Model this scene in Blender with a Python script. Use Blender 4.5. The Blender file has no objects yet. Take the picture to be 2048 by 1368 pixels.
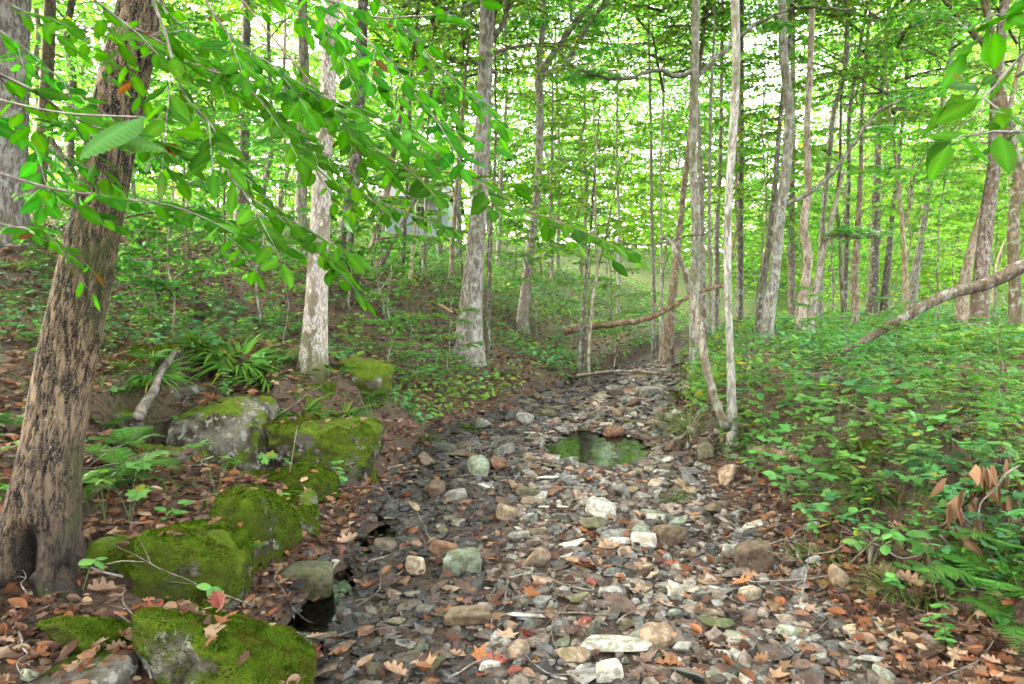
import bpy, bmesh, math, random
import numpy as np
from mathutils import Vector, Matrix, Euler
R=math.radians
rnd=random.Random(7); rng=np.random.default_rng(7)
# ---------------------------------------------------------------- camera, sky, sun, exposure
scene=bpy.context.scene
F_PX=1400.0; CAM=np.array([0,0,1.5]); PITCH=R(3.43)
cam=bpy.data.objects.new('camera',bpy.data.cameras.new('camera')); scene.collection.objects.link(cam)
cam.location=CAM; cam.rotation_euler=(R(90)-PITCH,0,0)
cam.data.sensor_width=36; cam.data.lens=F_PX/2048*36; cam.data.clip_start=.05; cam.data.clip_end=600
scene.camera=cam
SUN_AZ,SUN_EL=R(-72),R(46)        # azimuth clockwise from +Y: from the left, slightly ahead
world=bpy.data.worlds.new('World'); scene.world=world; world.use_nodes=True
wn=world.node_tree.nodes; wn.clear()
sky=wn.new('ShaderNodeTexSky'); sky.sky_type='NISHITA'; sky.sun_disc=False; sky.sun_elevation=SUN_EL; sky.sun_rotation=SUN_AZ
bg=wn.new('ShaderNodeBackground'); bg.inputs[1].default_value=.15; wo=wn.new('ShaderNodeOutputWorld')
sky.dust_density=4; hs=wn.new('ShaderNodeHueSaturation'); hs.inputs['Saturation'].default_value=.45   # hazy, whitish summer sky
wm=wn.new('ShaderNodeMix'); wm.data_type='RGBA'; wm.blend_type='MULTIPLY'; wm.inputs[0].default_value=1; wm.inputs[7].default_value=(1.05,1.0,.9,1)
world.node_tree.links.new(sky.outputs[0],hs.inputs['Color']); world.node_tree.links.new(hs.outputs[0],wm.inputs[6]); world.node_tree.links.new(wm.outputs[2],bg.inputs[0]); world.node_tree.links.new(bg.outputs[0],wo.inputs[0])
sl=bpy.data.lights.new('sun','SUN'); sl.energy=5; sl.angle=R(.5); sl.color=(1,.93,.8)
sun=bpy.data.objects.new('sun',sl); scene.collection.objects.link(sun)
sd=Vector((math.sin(SUN_AZ)*math.cos(SUN_EL),math.cos(SUN_AZ)*math.cos(SUN_EL),math.sin(SUN_EL)))
sun.rotation_euler=sd.to_track_quat('Z','Y').to_euler()
vs=scene.view_settings; vs.view_transform='Standard'; vs.look='None'; vs.gamma=1; vs.exposure=4.25
cy=scene.cycles; cy.max_bounces=7; cy.diffuse_bounces=4; cy.glossy_bounces=2; cy.transmission_bounces=4; cy.transparent_max_bounces=8
cy.use_denoising=True; cy.denoiser='OPENIMAGEDENOISE'; cy.denoising_input_passes='RGB_ALBEDO_NORMAL'; cy.denoising_prefilter='ACCURATE'
cy.sample_clamp_indirect=6; cy.use_adaptive_sampling=True; cy.adaptive_threshold=.02; cy.caustics_reflective=False; cy.caustics_refractive=False
# ---------------------------------------------------------------- noise and interpolation
def hsh(ix,iy,iz):
    h=(ix.astype(np.int64)*374761393+iy.astype(np.int64)*668265263+iz.astype(np.int64)*2147483647)&0xffffffff
    h=((h^(h>>13))*1274126177)&0xffffffff; h=(h^(h>>16))&0xffffffff
    return h/4294967295.0
def vn(P):
    P=np.asarray(P,float); i=np.floor(P); f=P-i; f=f*f*(3-2*f); x,y,z=i[:,0],i[:,1],i[:,2]; r=0
    for a in (0,1):
        for b in (0,1):
            for c in (0,1):
                w=(f[:,0] if a else 1-f[:,0])*(f[:,1] if b else 1-f[:,1])*(f[:,2] if c else 1-f[:,2])
                r=r+w*hsh(x+a,y+b,z+c)
    return r*2-1
def fbm(P,o=4,g=.5):
    P=np.asarray(P,float); r=0;a=1;s=0
    for k in range(o): r=r+a*vn(P+k*17.3); s+=a; a*=g; P=P*2.03
    return r/s
def n2(x,y,s,o=3,seed=0): return fbm(np.stack([x*s,y*s,np.full_like(x,seed+.5)],1),o)
def ss(a,b,x): t=np.clip((np.asarray(x,float)-a)/(b-a),0,1); return t*t*(3-2*t)
# ---------------------------------------------------------------- terrain
YC=[-15,0,2.7,5,7.8,11.7,15.5,20,26,40,140]
XC=[.2,.2,.24,.3,.5,1.85,3.1,4.6,7.5,16,60]; HW=[1.3,1.3,1.28,1.25,1.3,1.0,.65,.7,.8,1,1]
DL=[0,.1,.3,.5,.8,1.0,1.4,1.6,2.2,3,3.8,4.7,6,8.8,12,16,25,50,140]
LZ={2.4:[0,.08,.16,.2,.26,.3,.38,.46,.72,1.0,1.25,1.5,1.85,2.5,3.2,4.0,5.6,9,20],
    4.3:[0,.08,.15,.22,.34,.42,.5,.58,.78,1.05,1.3,1.55,1.9,2.5,3.2,4.0,5.6,9,20],
    5.6:[0,.08,.2,.35,.6,.72,.85,.9,1.0,1.15,1.32,1.55,1.9,2.5,3.2,4.0,5.6,9,20],
    7.0:[0,.1,.3,.5,.78,.9,1.0,1.03,1.1,1.2,1.36,1.58,1.9,2.5,3.2,4.0,5.6,9,20],
    9.0:[0,.08,.13,.17,.26,.32,.52,.62,.92,1.2,1.5,1.75,2.05,2.6,3.3,4.1,5.6,9,20],
    13.:[0,.15,.3,.36,.42,.46,.55,.63,.95,1.4,1.8,2.05,2.35,2.9,3.4,4.1,5.6,9,20],
    20.:[0,.3,.5,.6,.7,.75,.85,.9,1.15,1.5,1.8,2.1,2.45,3.0,3.6,4.4,5.9,9,20]}
DR=[0,.1,.3,.5,.8,1.2,1.8,3,6,12,30,140]
RZ={3.0:[0,.02,.05,.1,.36,.58,.7,.8,.86,.95,1.1,6],
    5.5:[0,.04,.1,.2,.45,.62,.73,.8,.86,.95,1.1,6],
    7.5:[0,.18,.34,.44,.55,.66,.75,.8,.86,.95,1.1,6],
    10.:[0,.25,.42,.52,.6,.7,.76,.8,.86,.95,1.1,6]}
def prof(d,y,D,T):
    ks=sorted(T); tab=np.array([np.interp(d,D,T[k]) for k in ks]); t=np.interp(y,ks,np.arange(len(ks)))
    i=np.clip(np.floor(t).astype(int),0,len(ks)-2); f=t-i; f=f*f*(3-2*f); j=np.arange(len(d)); return tab[i,j]*(1-f)+tab[i+1,j]*f
POOLS=[(.9,7.2,.55,.95,.13,-.03),(-.95,2.95,.13,1.0,.1,-.02),(-.85,4.35,.12,.35,.06,-.025)]
def H(x,y,rough=True):
    x=np.atleast_1d(np.asarray(x,float)); y=np.atleast_1d(np.asarray(y,float)); x,y=np.broadcast_arrays(x,y); x=x.ravel();y=y.ravel()
    c=np.interp(y,YC,XC)+.1*n2(x*0,y,.7,2,3); w=np.interp(y,YC,HW)
    dl=c-w-x; dr=x-c-w
    z=np.where(dl>0,prof(np.maximum(dl,0),y,DL,LZ),0)+np.where(dr>0,prof(np.maximum(dr,0),y,DR,RZ),0)
    z=z+ss(34,110,y)*24
    cap=.08*np.clip(-1.3-x,0,1)+np.interp(y,[5.35,5.8,6.2,6.45,6.9],[.1,.6,.66,.9,3])+ss(-2.75,-3.2,x)*2+ss(4.6,4.1,y)*2+ss(-2.05,-1.85,x)*ss(5.8,6.0,y)*2; z=np.where(dl>0,np.minimum(z,cap),z)
    m=np.clip(np.maximum(dl,dr),0,1.2)
    if rough: z=z+.05*m*n2(x,y,1.3,4,1)+.25*np.clip(np.maximum(dl,dr)/8,0,1)*n2(x,y,.25,2,9)+.016*n2(x,y,6,3,2)
    for (px,py,a,b,dp,wl) in POOLS:
        q=((x-px)/a)**2+((y-py)/b)**2; q=q*(1+.7*n2(x,y,3.5,3,5)); z=z-dp*(1-ss(.35,1.25,q))
    return z
def h1(x,y): return float(H(x,y)[0])
def ray(px,py):
    a=(px-1024)/F_PX; b=(684-py)/F_PX; s,c=math.sin(PITCH),math.cos(PITCH)
    return np.array([a,c+b*s,-s+b*c])
def at(px,py,Y): d=ray(px,py); return CAM+d*(Y/d[1])
_ys=np.concatenate([np.arange(1.6,12,.02),np.arange(12,90,.1)])
def ground(px,py):
    d=ray(px,py); P=CAM[None]+d[None]*(_ys/d[1])[:,None]; k=np.nonzero(P[:,2]<=H(P[:,0],P[:,1]))[0]
    k=k[0] if len(k) else len(_ys)-1
    return P[k]
def proj(p):
    v=np.asarray(p)-CAM; s,c=math.sin(PITCH),math.cos(PITCH); f=v[1]*c-v[2]*s; u=v[1]*s+v[2]*c
    return (1024+F_PX*v[0]/f, 684-F_PX*u/f, f) if f>.05 else (-1e4,-1e4,f)
def inview(p,m=60):
    a,b,f=proj(p); return f>.1 and -m<a<2048+m and -m<b<1368+m
# ---------------------------------------------------------------- mesh building
class MB:
    def __init__(s): s.V=[];s.F=[];s.C=[];s.M=[];s.n=0
    def add(s,V,F,C=(1,1,1),m=0):
        V=np.asarray(V,float); C=np.asarray(C,float)
        if C.ndim==1: C=np.tile(C,(len(V),1))
        s.V.append(V); s.C.append(C)
        for f in (F if isinstance(F,(list,tuple)) else [F]):
            f=np.asarray(f)
            if len(f): s.F.append(f+s.n); s.M.append(np.full(len(f),m))
        s.n+=len(V); return s
    def build(s,name,mats,parent=None,smooth=True,origin=None,loc=None):
        me=bpy.data.meshes.new(name)
        V=np.concatenate(s.V) if s.V else np.zeros((0,3)); C=np.concatenate(s.C)
        if origin is not None: V=V-np.asarray(origin)
        me.vertices.add(len(V)); me.vertices.foreach_set('co',V.ravel())
        lt=np.concatenate([np.full(len(f),f.shape[1]) for f in s.F]); li=np.concatenate([f.ravel() for f in s.F])
        me.loops.add(len(li)); me.loops.foreach_set('vertex_index',li)
        me.polygons.add(len(lt)); st=np.concatenate([[0],np.cumsum(lt)[:-1]]); me.polygons.foreach_set('loop_start',st); me.polygons.foreach_set('loop_total',lt)
        me.polygons.foreach_set('material_index',np.concatenate(s.M).astype(int))
        me.polygons.foreach_set('use_smooth',np.full(len(lt),smooth))
        a=me.attributes.new('tint','FLOAT_COLOR','POINT'); a.data.foreach_set('color',np.concatenate([C,np.ones((len(C),1))],1).ravel())
        me.update(calc_edges=True)
        for m in (mats if isinstance(mats,(list,tuple)) else [mats]): me.materials.append(m)
        o=bpy.data.objects.new(name,me); scene.collection.objects.link(o)
        if origin is not None: o.location=origin
        if loc is not None: o.location=loc
        if parent:
            o.parent=parent; 
            if origin is not None: o.location=Vector(origin)-parent.location
        return o
def tag(o,label=None,cat=None,group=None,kind=None):
    for k,v in (('label',label),('category',cat),('group',group),('kind',kind)):
        if v: o[k]=v
    return o
def empty(name,loc): 
    o=bpy.data.objects.new(name,None); scene.collection.objects.link(o); o.location=Vector(loc); o.empty_display_size=.1; return o
def norm(v): return v/np.maximum(np.linalg.norm(v,axis=-1,keepdims=True),1e-9)
def place(T,pos,ydir,nrm,sc,mb,C=(1,1,1),m=0):
    V,Fs=T[:2]; N=len(pos); y=norm(ydir); x=norm(np.cross(y,nrm)); z=np.cross(x,y)
    sc=np.asarray(sc,float); sc=np.repeat(sc[:,None],3,1) if sc.ndim==1 else sc
    W=pos[:,None]+x[:,None]*V[None,:,0:1]*sc[:,None,0:1]+y[:,None]*V[None,:,1:2]*sc[:,None,1:2]+z[:,None]*V[None,:,2:3]*sc[:,None,2:3]
    off=(np.arange(N)*len(V))[:,None,None]; C=np.asarray(C,float)
    C=np.repeat(C,len(V),0) if C.ndim==2 else np.tile(C,(N*len(V),1))
    if len(T)>2: C=C*np.tile(T[2],N)[:,None]
    mb.add(W.reshape(-1,3),[(f[None]+off).reshape(-1,f.shape[1]) for f in Fs],C,m)
def crv(P,n):
    P=np.asarray(P,float)
    if len(P)==2: t=np.linspace(0,1,n)[:,None]; return P[0]*(1-t)+P[1]*t
    Q=np.vstack([2*P[0]-P[1],P,2*P[-1]-P[-2]]); u=np.linspace(0,len(P)-1,n); i=np.minimum(u.astype(int),len(P)-2); t=(u-i)[:,None]
    a,b,c,d=Q[i],Q[i+1],Q[i+2],Q[i+3]
    return .5*((2*b)+(c-a)*t+(2*a-5*b+4*c-d)*t*t+(3*b-a-3*c+d)*t**3)
def tube(P,r,n=8,disp=None,cap=True):
    P=np.asarray(P,float); r=np.asarray(r,float)*np.ones(len(P)); T=norm(np.gradient(P,axis=0))
    u=np.cross(T[0],[0,0,1] if abs(T[0][2])<.8 else [1,0,0]); u/=np.linalg.norm(u); U=[u]
    for k in range(1,len(P)):
        u=U[-1]-T[k]*np.dot(U[-1],T[k]); U.append(u/max(np.linalg.norm(u),1e-9))
    U=np.array(U); W=np.cross(T,U); a=np.linspace(0,2*np.pi,n,endpoint=False); s=np.concatenate([[0],np.cumsum(np.linalg.norm(np.diff(P,axis=0),axis=1))])
    rr=np.repeat(r[:,None],n,1)
    if disp is not None: rr=rr*disp(np.repeat(a[None],len(P),0),np.repeat(s[:,None],n,1),rr)
    V=P[:,None]+rr[...,None]*(np.cos(a)[None,:,None]*U[:,None]+np.sin(a)[None,:,None]*W[:,None])
    i=np.arange(len(P)-1)[:,None]*n; j=np.arange(n)[None]; k=(j+1)%n
    F=np.stack([i+j,i+k,i+n+k,i+n+j],-1).reshape(-1,4); V=V.reshape(-1,3); Fs=[F]
    if cap:
        m=len(V); V=np.vstack([V,P[0]-T[0]*r[0]*.2,P[-1]+T[-1]*r[-1]*.4]); e=(len(P)-1)*n; jj=np.arange(n); kk=(jj+1)%n
        Fs+= [np.stack([kk,jj,np.full(n,m)],1),np.stack([e+jj,e+kk,np.full(n,m+1)],1)]
    return V,Fs
def ico(s):
    b=bmesh.new(); bmesh.ops.create_icosphere(b,subdivisions=s,radius=1); V=np.array([v.co[:] for v in b.verts]); F=np.array([[v.index for v in f.verts] for f in b.faces]); b.free(); return V,F
ICO={k:ico(k) for k in (1,2,3,4,5,6)}
def rock(sub,seed,planes=14,sharp=14,noise=.05,boxy=False,nf=2.5):
    V,F=ICO[sub]; g=np.random.default_rng(seed); N=norm(g.normal(size=(planes,3))); d=g.uniform(.62,1,planes)
    if boxy: N=np.vstack([N,np.eye(3),-np.eye(3)]); N[-6:]=norm(N[-6:]+g.normal(size=(6,3))*.12); d=np.concatenate([d*1.25,g.uniform(.72,.85,6)])
    c=np.maximum(V@N.T,1e-3)/d; r=1/(np.sum(c**sharp,1)**(1/sharp)); r*=1+noise*fbm(V*nf+seed,5)
    V=V*r[:,None]; V/=np.abs(V).max(0); return V,[F]
def rotm(a,b,c): return np.array(Euler((a,b,c)).to_matrix())
# ---------------------------------------------------------------- materials
def mat(name):
    m=bpy.data.materials.new(name); m.use_nodes=True; t=m.node_tree; t.nodes.clear(); return m,t
class NT:
    def __init__(s,t): s.t=t
    def n(s,typ,ins=None,**kw):
        x=s.t.nodes.new('ShaderNode'+typ)
        for k,v in kw.items(): setattr(x,k,v)
        for k,v in (ins or {}).items():
            i=x.inputs[k]
            if hasattr(v,'links') or hasattr(v,'is_linked'): s.t.links.new(v,i)
            else: i.default_value=v
        return x
    def noise(s,vec,sc,det=4,ro=.55,dist=0): return s.n('TexNoise',{'Vector':vec,'Scale':sc,'Detail':det,'Roughness':ro,'Distortion':dist}).outputs[0]
    def ramp(s,f,stops):
        x=s.n('ValToRGB',{0:f}); e=x.color_ramp.elements
        while len(e)<len(stops): e.new(.5)
        for el,(p,c) in zip(e,stops): el.position=p; el.color=(*c,1) if len(c)==3 else c
        return x.outputs[0]
    def mix(s,f,a,b,mode='MIX'):
        x=s.n('Mix',data_type='RGBA',blend_type=mode); 
        for i,v in ((0,f),(6,a),(7,b)):
            if hasattr(v,'is_linked'): s.t.links.new(v,x.inputs[i])
            else: x.inputs[i].default_value=v if i==0 else (*v,1)
        return x.outputs[2]
    def math(s,op,a,b=0,c=None,clamp=False):
        x=s.n('Math',operation=op,use_clamp=clamp)
        for i,v in enumerate((a,b) if c is None else (a,b,c)):
            if hasattr(v,'is_linked'): s.t.links.new(v,x.inputs[i])
            else: x.inputs[i].default_value=v
        return x.outputs[0]
    def mr(s,f,a,b,c=0,d=1): return s.n('MapRange',{0:f,1:a,2:b,3:c,4:d}).outputs[0]
    def out(s,sh): o=s.n('OutputMaterial'); s.t.links.new(sh,o.inputs[0])
    def bsdf(s,col,rough=.9,nrm=None,spec=.3,**k):
        ins={'Base Color':col,'Roughness':rough,'Specular IOR Level':spec}; ins.update(k)
        if nrm is not None: ins['Normal']=nrm
        return s.n('BsdfPrincipled',ins).outputs[0]
    def bump(s,h,st=.5,d=.02): return s.n('Bump',{'Height':h,'Strength':st,'Distance':d}).outputs[0]
def m_leaf(name,trans=.5,gloss=.12,ty=(1.5,1.7,.5),vein=False):
    m,t=mat(name); N=NT(t); a=N.n('Attribute',attribute_name='tint').outputs[0]; oi=N.n('ObjectInfo')
    hv=N.n('HueSaturation',{'Hue':N.mr(oi.outputs['Random'],0,1,.485,.515),'Saturation':1.0,'Value':N.mr(oi.outputs['Random'],0,1,.85,1.15),'Color':a}).outputs[0]
    if vein: hv=N.mix(N.mr(N.noise(N.n('TexCoord').outputs['Object'],60,3),.6,.67,0,.6),hv,(.13,.1,.02))
    df=N.n('BsdfDiffuse',{'Color':hv}).outputs[0]
    tr=N.n('BsdfTranslucent',{'Color':N.mix(1.0,hv,ty,'MULTIPLY')}).outputs[0]
    mx=N.n('MixShader',{0:trans,1:df,2:tr}).outputs[0]
    gl=N.n('BsdfGlossy',{'Color':(1,1,1,1),'Roughness':.38}).outputs[0]
    fr=N.math('MULTIPLY',N.n('LayerWeight',{0:.35}).outputs[0],gloss)
    N.out(N.n('MixShader',{0:fr,1:mx,2:gl}).outputs[0]); return m
M={}
M['leaf']=m_leaf('green_leaf',.6,.05,(1.6,1.95,.65)); M['leaf_near']=m_leaf('near_green_leaf',.55,.07,(1.7,1.9,.35),True)
M['herb']=m_leaf('herb_leaf',.4,.15,(1.4,1.6,.5)); M['litter']=m_leaf('dry_leaf',.12,.1,(1.2,.9,.6)); M['dry']=m_leaf('dead_leaf',.25,.1,(1.2,.9,.6))
def m_bark():
    m,t=mat('tree_bark'); N=NT(t); oi=N.n('ObjectInfo'); co=N.n('TexCoord').outputs['Object']
    off=N.n('VectorMath',{0:co,1:N.n('CombineXYZ',{0:N.math('MULTIPLY',oi.outputs['Random'],50),1:0,2:0}).outputs[0]},operation='ADD').outputs[0]
    st=N.n('Mapping',{'Vector':off,'Scale':(1,1,.27)}).outputs[0]
    fur=N.noise(st,26,6,.68,.9); big=N.noise(off,2.2,4,.6); lich=N.noise(off,9,5,.6); fine=N.noise(st,110,4,.7)
    c=oi.outputs['Color']
    base=N.mix(N.mr(fur,.43,.57),N.mix(1,c,(.34,.31,.27),'MULTIPLY'),N.mix(1,c,(1.25,1.2,1.12),'MULTIPLY'))
    base=N.mix(N.mr(fine,.45,.62,0,.5),base,N.mix(1,c,(.5,.45,.4),'MULTIPLY'))
    base=N.mix(N.mr(big,.46,.58,0,.6),base,N.mix(1,c,(.5,.42,.3),'MULTIPLY'))
    base=N.mix(N.mr(lich,.53,.6,0,.5),base,(.36,.38,.32))
    mo=N.math('MULTIPLY',N.mr(N.noise(off,4,5,.65),.45,.6),oi.outputs['Alpha'])
    base=N.mix(mo,base,(.07,.085,.02))
    N.out(N.bsdf(base,.92,N.bump(N.math('ADD',fur,N.math('MULTIPLY',fine,.3)),.9,.02),.15)); return m
M['bark']=m_bark()
def m_bark_near():
    m,t=mat('furrowed_bark'); N=NT(t); co=N.n('TexCoord').outputs['Object']; sp=N.n('SeparateXYZ',{0:co})
    st=N.n('Mapping',{'Vector':co,'Scale':(1,1,.22)}).outputs[0]; a=N.n('Attribute',attribute_name='tint').outputs[0]
    fur=N.noise(st,38,7,.65,.3); fine=N.noise(co,160,5,.7); big=N.noise(co,3.2,4,.6); big2=N.noise(co,1.7,3)
    g=N.n('SeparateColor',{0:a}).outputs[0]
    base=N.mix(N.mr(fur,.42,.58),(.012,.0075,.0045),(.2,.135,.075))
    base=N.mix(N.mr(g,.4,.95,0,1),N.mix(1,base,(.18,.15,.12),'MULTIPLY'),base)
    base=N.mix(N.mr(fine,.54,.64,0,.55),base,(.42,.36,.27))
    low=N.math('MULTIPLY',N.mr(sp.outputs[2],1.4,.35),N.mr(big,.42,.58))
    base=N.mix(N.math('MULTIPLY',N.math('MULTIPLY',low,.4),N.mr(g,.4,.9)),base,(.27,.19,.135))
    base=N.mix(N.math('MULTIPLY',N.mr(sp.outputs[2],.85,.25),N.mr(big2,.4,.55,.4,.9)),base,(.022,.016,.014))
    base=N.mix(N.math('MULTIPLY',N.mr(big2,.52,.62),.75),base,(.05,.06,.014))
    base=N.mix(N.mr(N.noise(co,45,2),.7,.76,0,.25),base,(.62,.6,.52))
    N.out(N.bsdf(base,.85,N.bump(N.math('ADD',fur,N.math('MULTIPLY',fine,.5)),.9,.012),.25)); return m
M['bark_near']=m_bark_near()
def m_pale():
    m,t=mat('pale_bark'); N=NT(t); co=N.n('TexCoord').outputs['Object']; sp=N.n('SeparateXYZ',{0:co}); st=N.n('Mapping',{'Vector':co,'Scale':(1,1,.4)}).outputs[0]
    a=N.noise(st,11,7,.68,.4); f=N.noise(st,70,4,.7); b=N.noise(co,2.5,3)
    base=N.mix(N.mr(f,.42,.6),(.17,.14,.12),(.46,.41,.35)); base=N.mix(N.mr(a,.5,.54,0,.85),base,(.1,.085,.035))
    base=N.mix(N.mr(b,.45,.6,0,.3),base,(.42,.34,.3)); base=N.mix(N.math('MULTIPLY',N.mr(sp.outputs[2],.5,0),N.mr(a,.35,.5)),base,(.06,.07,.015))
    N.out(N.bsdf(base,.85,N.bump(f,.7,.01),.2)); return m
M['pale']=m_pale()
def m_stone(attr):
    m,t=mat('gravel_stone' if attr else 'river_stone'); N=NT(t); co=N.n('TexCoord').outputs['Object' if not attr else 'Object']; oi=N.n('ObjectInfo')
    geo=N.n('NewGeometry'); nz=N.n('SeparateXYZ',{0:geo.outputs['Normal']}).outputs[2]
    wp=geo.outputs['Position']; c=N.n('Attribute',attribute_name='tint').outputs[0] if attr else oi.outputs['Color']
    a=N.noise(wp,24,6,.65,.3); f=N.noise(wp,170,4,.7); l=N.noise(wp,45,4,.7)
    b=N.mix(N.mr(a,.43,.57),N.mix(1,c,(.55,.5,.42),'MULTIPLY'),N.mix(1,c,(1.15,1.15,1.12),'MULTIPLY'))
    b=N.mix(N.mr(f,.5,.62,0,.5),b,N.mix(1,c,(.5,.45,.38),'MULTIPLY')); b=N.mix(N.mr(l,.62,.7,0,.45),b,(.4,.41,.36))
    if not attr:
        mo=N.math('MULTIPLY',N.math('MULTIPLY',N.mr(nz,-.2,.5),N.mr(N.noise(wp,14,5,.65),.42,.56)),oi.outputs['Alpha'])
        b=N.mix(mo,b,(.045,.06,.012))
    sx=N.n('SeparateXYZ',{0:wp}); wet=N.mr(N.math('ADD',sx.outputs[2],N.math('MULTIPLY',N.math('ADD',sx.outputs[0],N.noise(wp,1.8,3)),.07)),.0,.05,.35,.85)
    N.out(N.bsdf(b,wet,N.bump(N.math('ADD',a,N.math('MULTIPLY',f,.6)),.5,.012),.4)); return m
M['stone']=m_stone(False); M['gravel']=m_stone(True)
def m_mossrock():
    m,t=mat('mossy_rock'); N=NT(t); geo=N.n('NewGeometry'); wp=geo.outputs['Position']; nz=N.n('SeparateXYZ',{0:geo.outputs['Normal']}).outputs[2]; oi=N.n('ObjectInfo')
    a=N.noise(wp,5,6,.6,.4); f=N.noise(wp,60,5,.7); fz=N.noise(wp,230,3,.7); cl=N.noise(wp,18,4,.6)
    rockc=N.mix(N.mr(a,.43,.57),(.035,.028,.018),(.2,.18,.14)); rockc=N.mix(N.mr(f,.48,.58,0,.7),rockc,(.1,.08,.05)); rockc=N.mix(N.mr(cl,.57,.62,0,.6),rockc,(.4,.38,.33))
    moss=N.mix(N.mr(cl,.3,.7),(.025,.05,.004),(.1,.155,.01)); moss=N.mix(N.mr(fz,.4,.7,0,.6),moss,(.19,.25,.02)); moss=N.mix(N.mr(a,.55,.7,0,.55),moss,(.1,.07,.02))
    moss=N.mix(N.mr(nz,.45,-.1,0,.8),moss,(.04,.036,.009))  # shade painted into the steep sides, where moss also thins to brown
    k=N.math('ADD',N.math('ADD',N.math('MULTIPLY',nz,.22),N.noise(wp,3.2,5,.6)),N.math('MULTIPLY',oi.outputs['Alpha'],.5))
    k=N.mr(k,.78,.86)
    h=N.math('ADD',N.math('MULTIPLY',fz,.8),cl)
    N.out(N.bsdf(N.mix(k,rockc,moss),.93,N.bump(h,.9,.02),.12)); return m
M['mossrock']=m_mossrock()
def m_moss():
    m,t=mat('moss_tufts'); N=NT(t); wp=N.n('NewGeometry').outputs['Position']; cl=N.noise(wp,17,4,.6); a=N.noise(wp,6,5)
    c=N.mix(N.mr(cl,.4,.6),(.022,.048,.003),(.1,.165,.01)); c=N.mix(N.mr(a,.5,.58,0,.7),c,(.085,.07,.012))
    N.out(N.n('MixShader',{0:.3,1:N.n('BsdfDiffuse',{'Color':c}).outputs[0],2:N.n('BsdfTranslucent',{'Color':c}).outputs[0]}).outputs[0]); return m
M['moss']=m_moss()
def m_ground():
    m,t=mat('forest_soil'); N=NT(t); wp=N.n('NewGeometry').outputs['Position']; a=N.n('Attribute',attribute_name='tint').outputs[0]
    x=N.noise(wp,3,6,.65); f=N.noise(wp,40,6,.7); g=N.noise(wp,180,3,.7); v=N.n('TexVoronoi',{'Vector':wp,'Scale':28}); vc=N.n('SeparateColor',{0:v.outputs['Color']}).outputs[0]
    c=N.mix(N.mr(f,.42,.58),N.mix(1,a,(.3,.26,.22),'MULTIPLY'),N.mix(1,a,(1.6,1.5,1.4),'MULTIPLY')); c=N.mix(N.mr(vc,.3,.9,0,.7),c,N.mix(1,a,(1.7,1.4,1.15),'MULTIPLY'))
    c=N.mix(N.mr(g,.5,.8,0,.4),c,N.mix(1,a,(2.2,2.0,1.8),'MULTIPLY'))
    N.out(N.bsdf(c,.8,N.bump(N.math('ADD',f,N.math('MULTIPLY',g,.4)),.8,.03),.3)); return m
M['ground']=m_ground()
def m_water():
    m,t=mat('still_water'); N=NT(t); wp=N.n('NewGeometry').outputs['Position']; b=N.bump(N.noise(wp,9,3),.12,.02)
    g=N.n('BsdfGlossy',{'Color':(1,1,1,1),'Roughness':.015,'Normal':b}).outputs[0]; tr=N.n('BsdfTransparent',{'Color':(.4,.36,.22,1)}).outputs[0]
    f=N.n('Fresnel',{'IOR':1.5,'Normal':b}).outputs[0]; N.out(N.n('MixShader',{0:f,1:tr,2:g}).outputs[0]); return m
M['water']=m_water()
def m_plain(name,c1,c2,sc,rough=.8,stretch=(1,1,1)):
    m,t=mat(name); N=NT(t); co=N.n('Mapping',{'Vector':N.n('TexCoord').outputs['Object'],'Scale':stretch}).outputs[0]; f=N.noise(co,sc,5,.65)
    N.out(N.bsdf(N.mix(N.mr(f,.35,.65),c1,c2),rough,N.bump(f,.4,.01),.25)); return m
M['twig']=m_plain('twig_bark',(.09,.07,.055),(.28,.24,.2),30); M['stem']=m_plain('green_stem',(.07,.1,.03),(.14,.17,.06),30)
M['pinktwig']=m_plain('reddish_twig',(.13,.07,.05),(.3,.19,.14),30); M['siding']=m_plain('grey_siding',(.36,.4,.47),(.44,.48,.55),2); M['trim']=m_plain('white_trim',(.72,.74,.76),(.82,.82,.82),3)
M['roofing']=m_plain('roof_shingle',(.1,.1,.11),(.16,.15,.15),20); M['brick']=m_plain('block_wall',(.3,.22,.18),(.4,.3,.25),8); M['glass']=m_plain('window_glass',(.03,.04,.05),(.05,.06,.07),1,.1)
M['wood']=m_plain('weathered_wood',(.04,.03,.022),(.22,.185,.15),18,.85,(1,1,.25))
M['dark']=m_plain('dark_soil',(.02,.014,.01),(.07,.05,.035),20)
# ---------------------------------------------------------------- labels
LAND=[]   # (name, px, py)
USED={}
def landmark(name,p): a,b,f=proj(p); LAND.append((name,a,b))
def relation(px,py,l):
    dx,dy=px-l[1],py-l[2]
    if abs(dx)>abs(dy)*1.3: return 'left of' if dx<0 else 'right of'
    return 'above' if dy<0 else 'below'
def wc_(s): return len(s.split())
def label_for(p,desc,group,size=''):
    px,py,f=proj(p); L=sorted(LAND,key=lambda l:(l[1]-px)**2+((l[2]-py)*1.3)**2)
    for k in range(7):
        l=L[k]; d=math.hypot(px-l[1],py-l[2]); q='just ' if d<90 else 'well ' if d>260 else ''
        s=f"{desc} {q}{relation(px,py,l)} the {l[0]}"
        if wc_(s)>16: s=s.replace('just ','').replace('well ','')
        if wc_(s)>16: continue
        if s.lower() not in USED: USED[s.lower()]=1; return s
    return f"{desc} {relation(px,py,L[0])} the {L[0][0]}"
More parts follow.
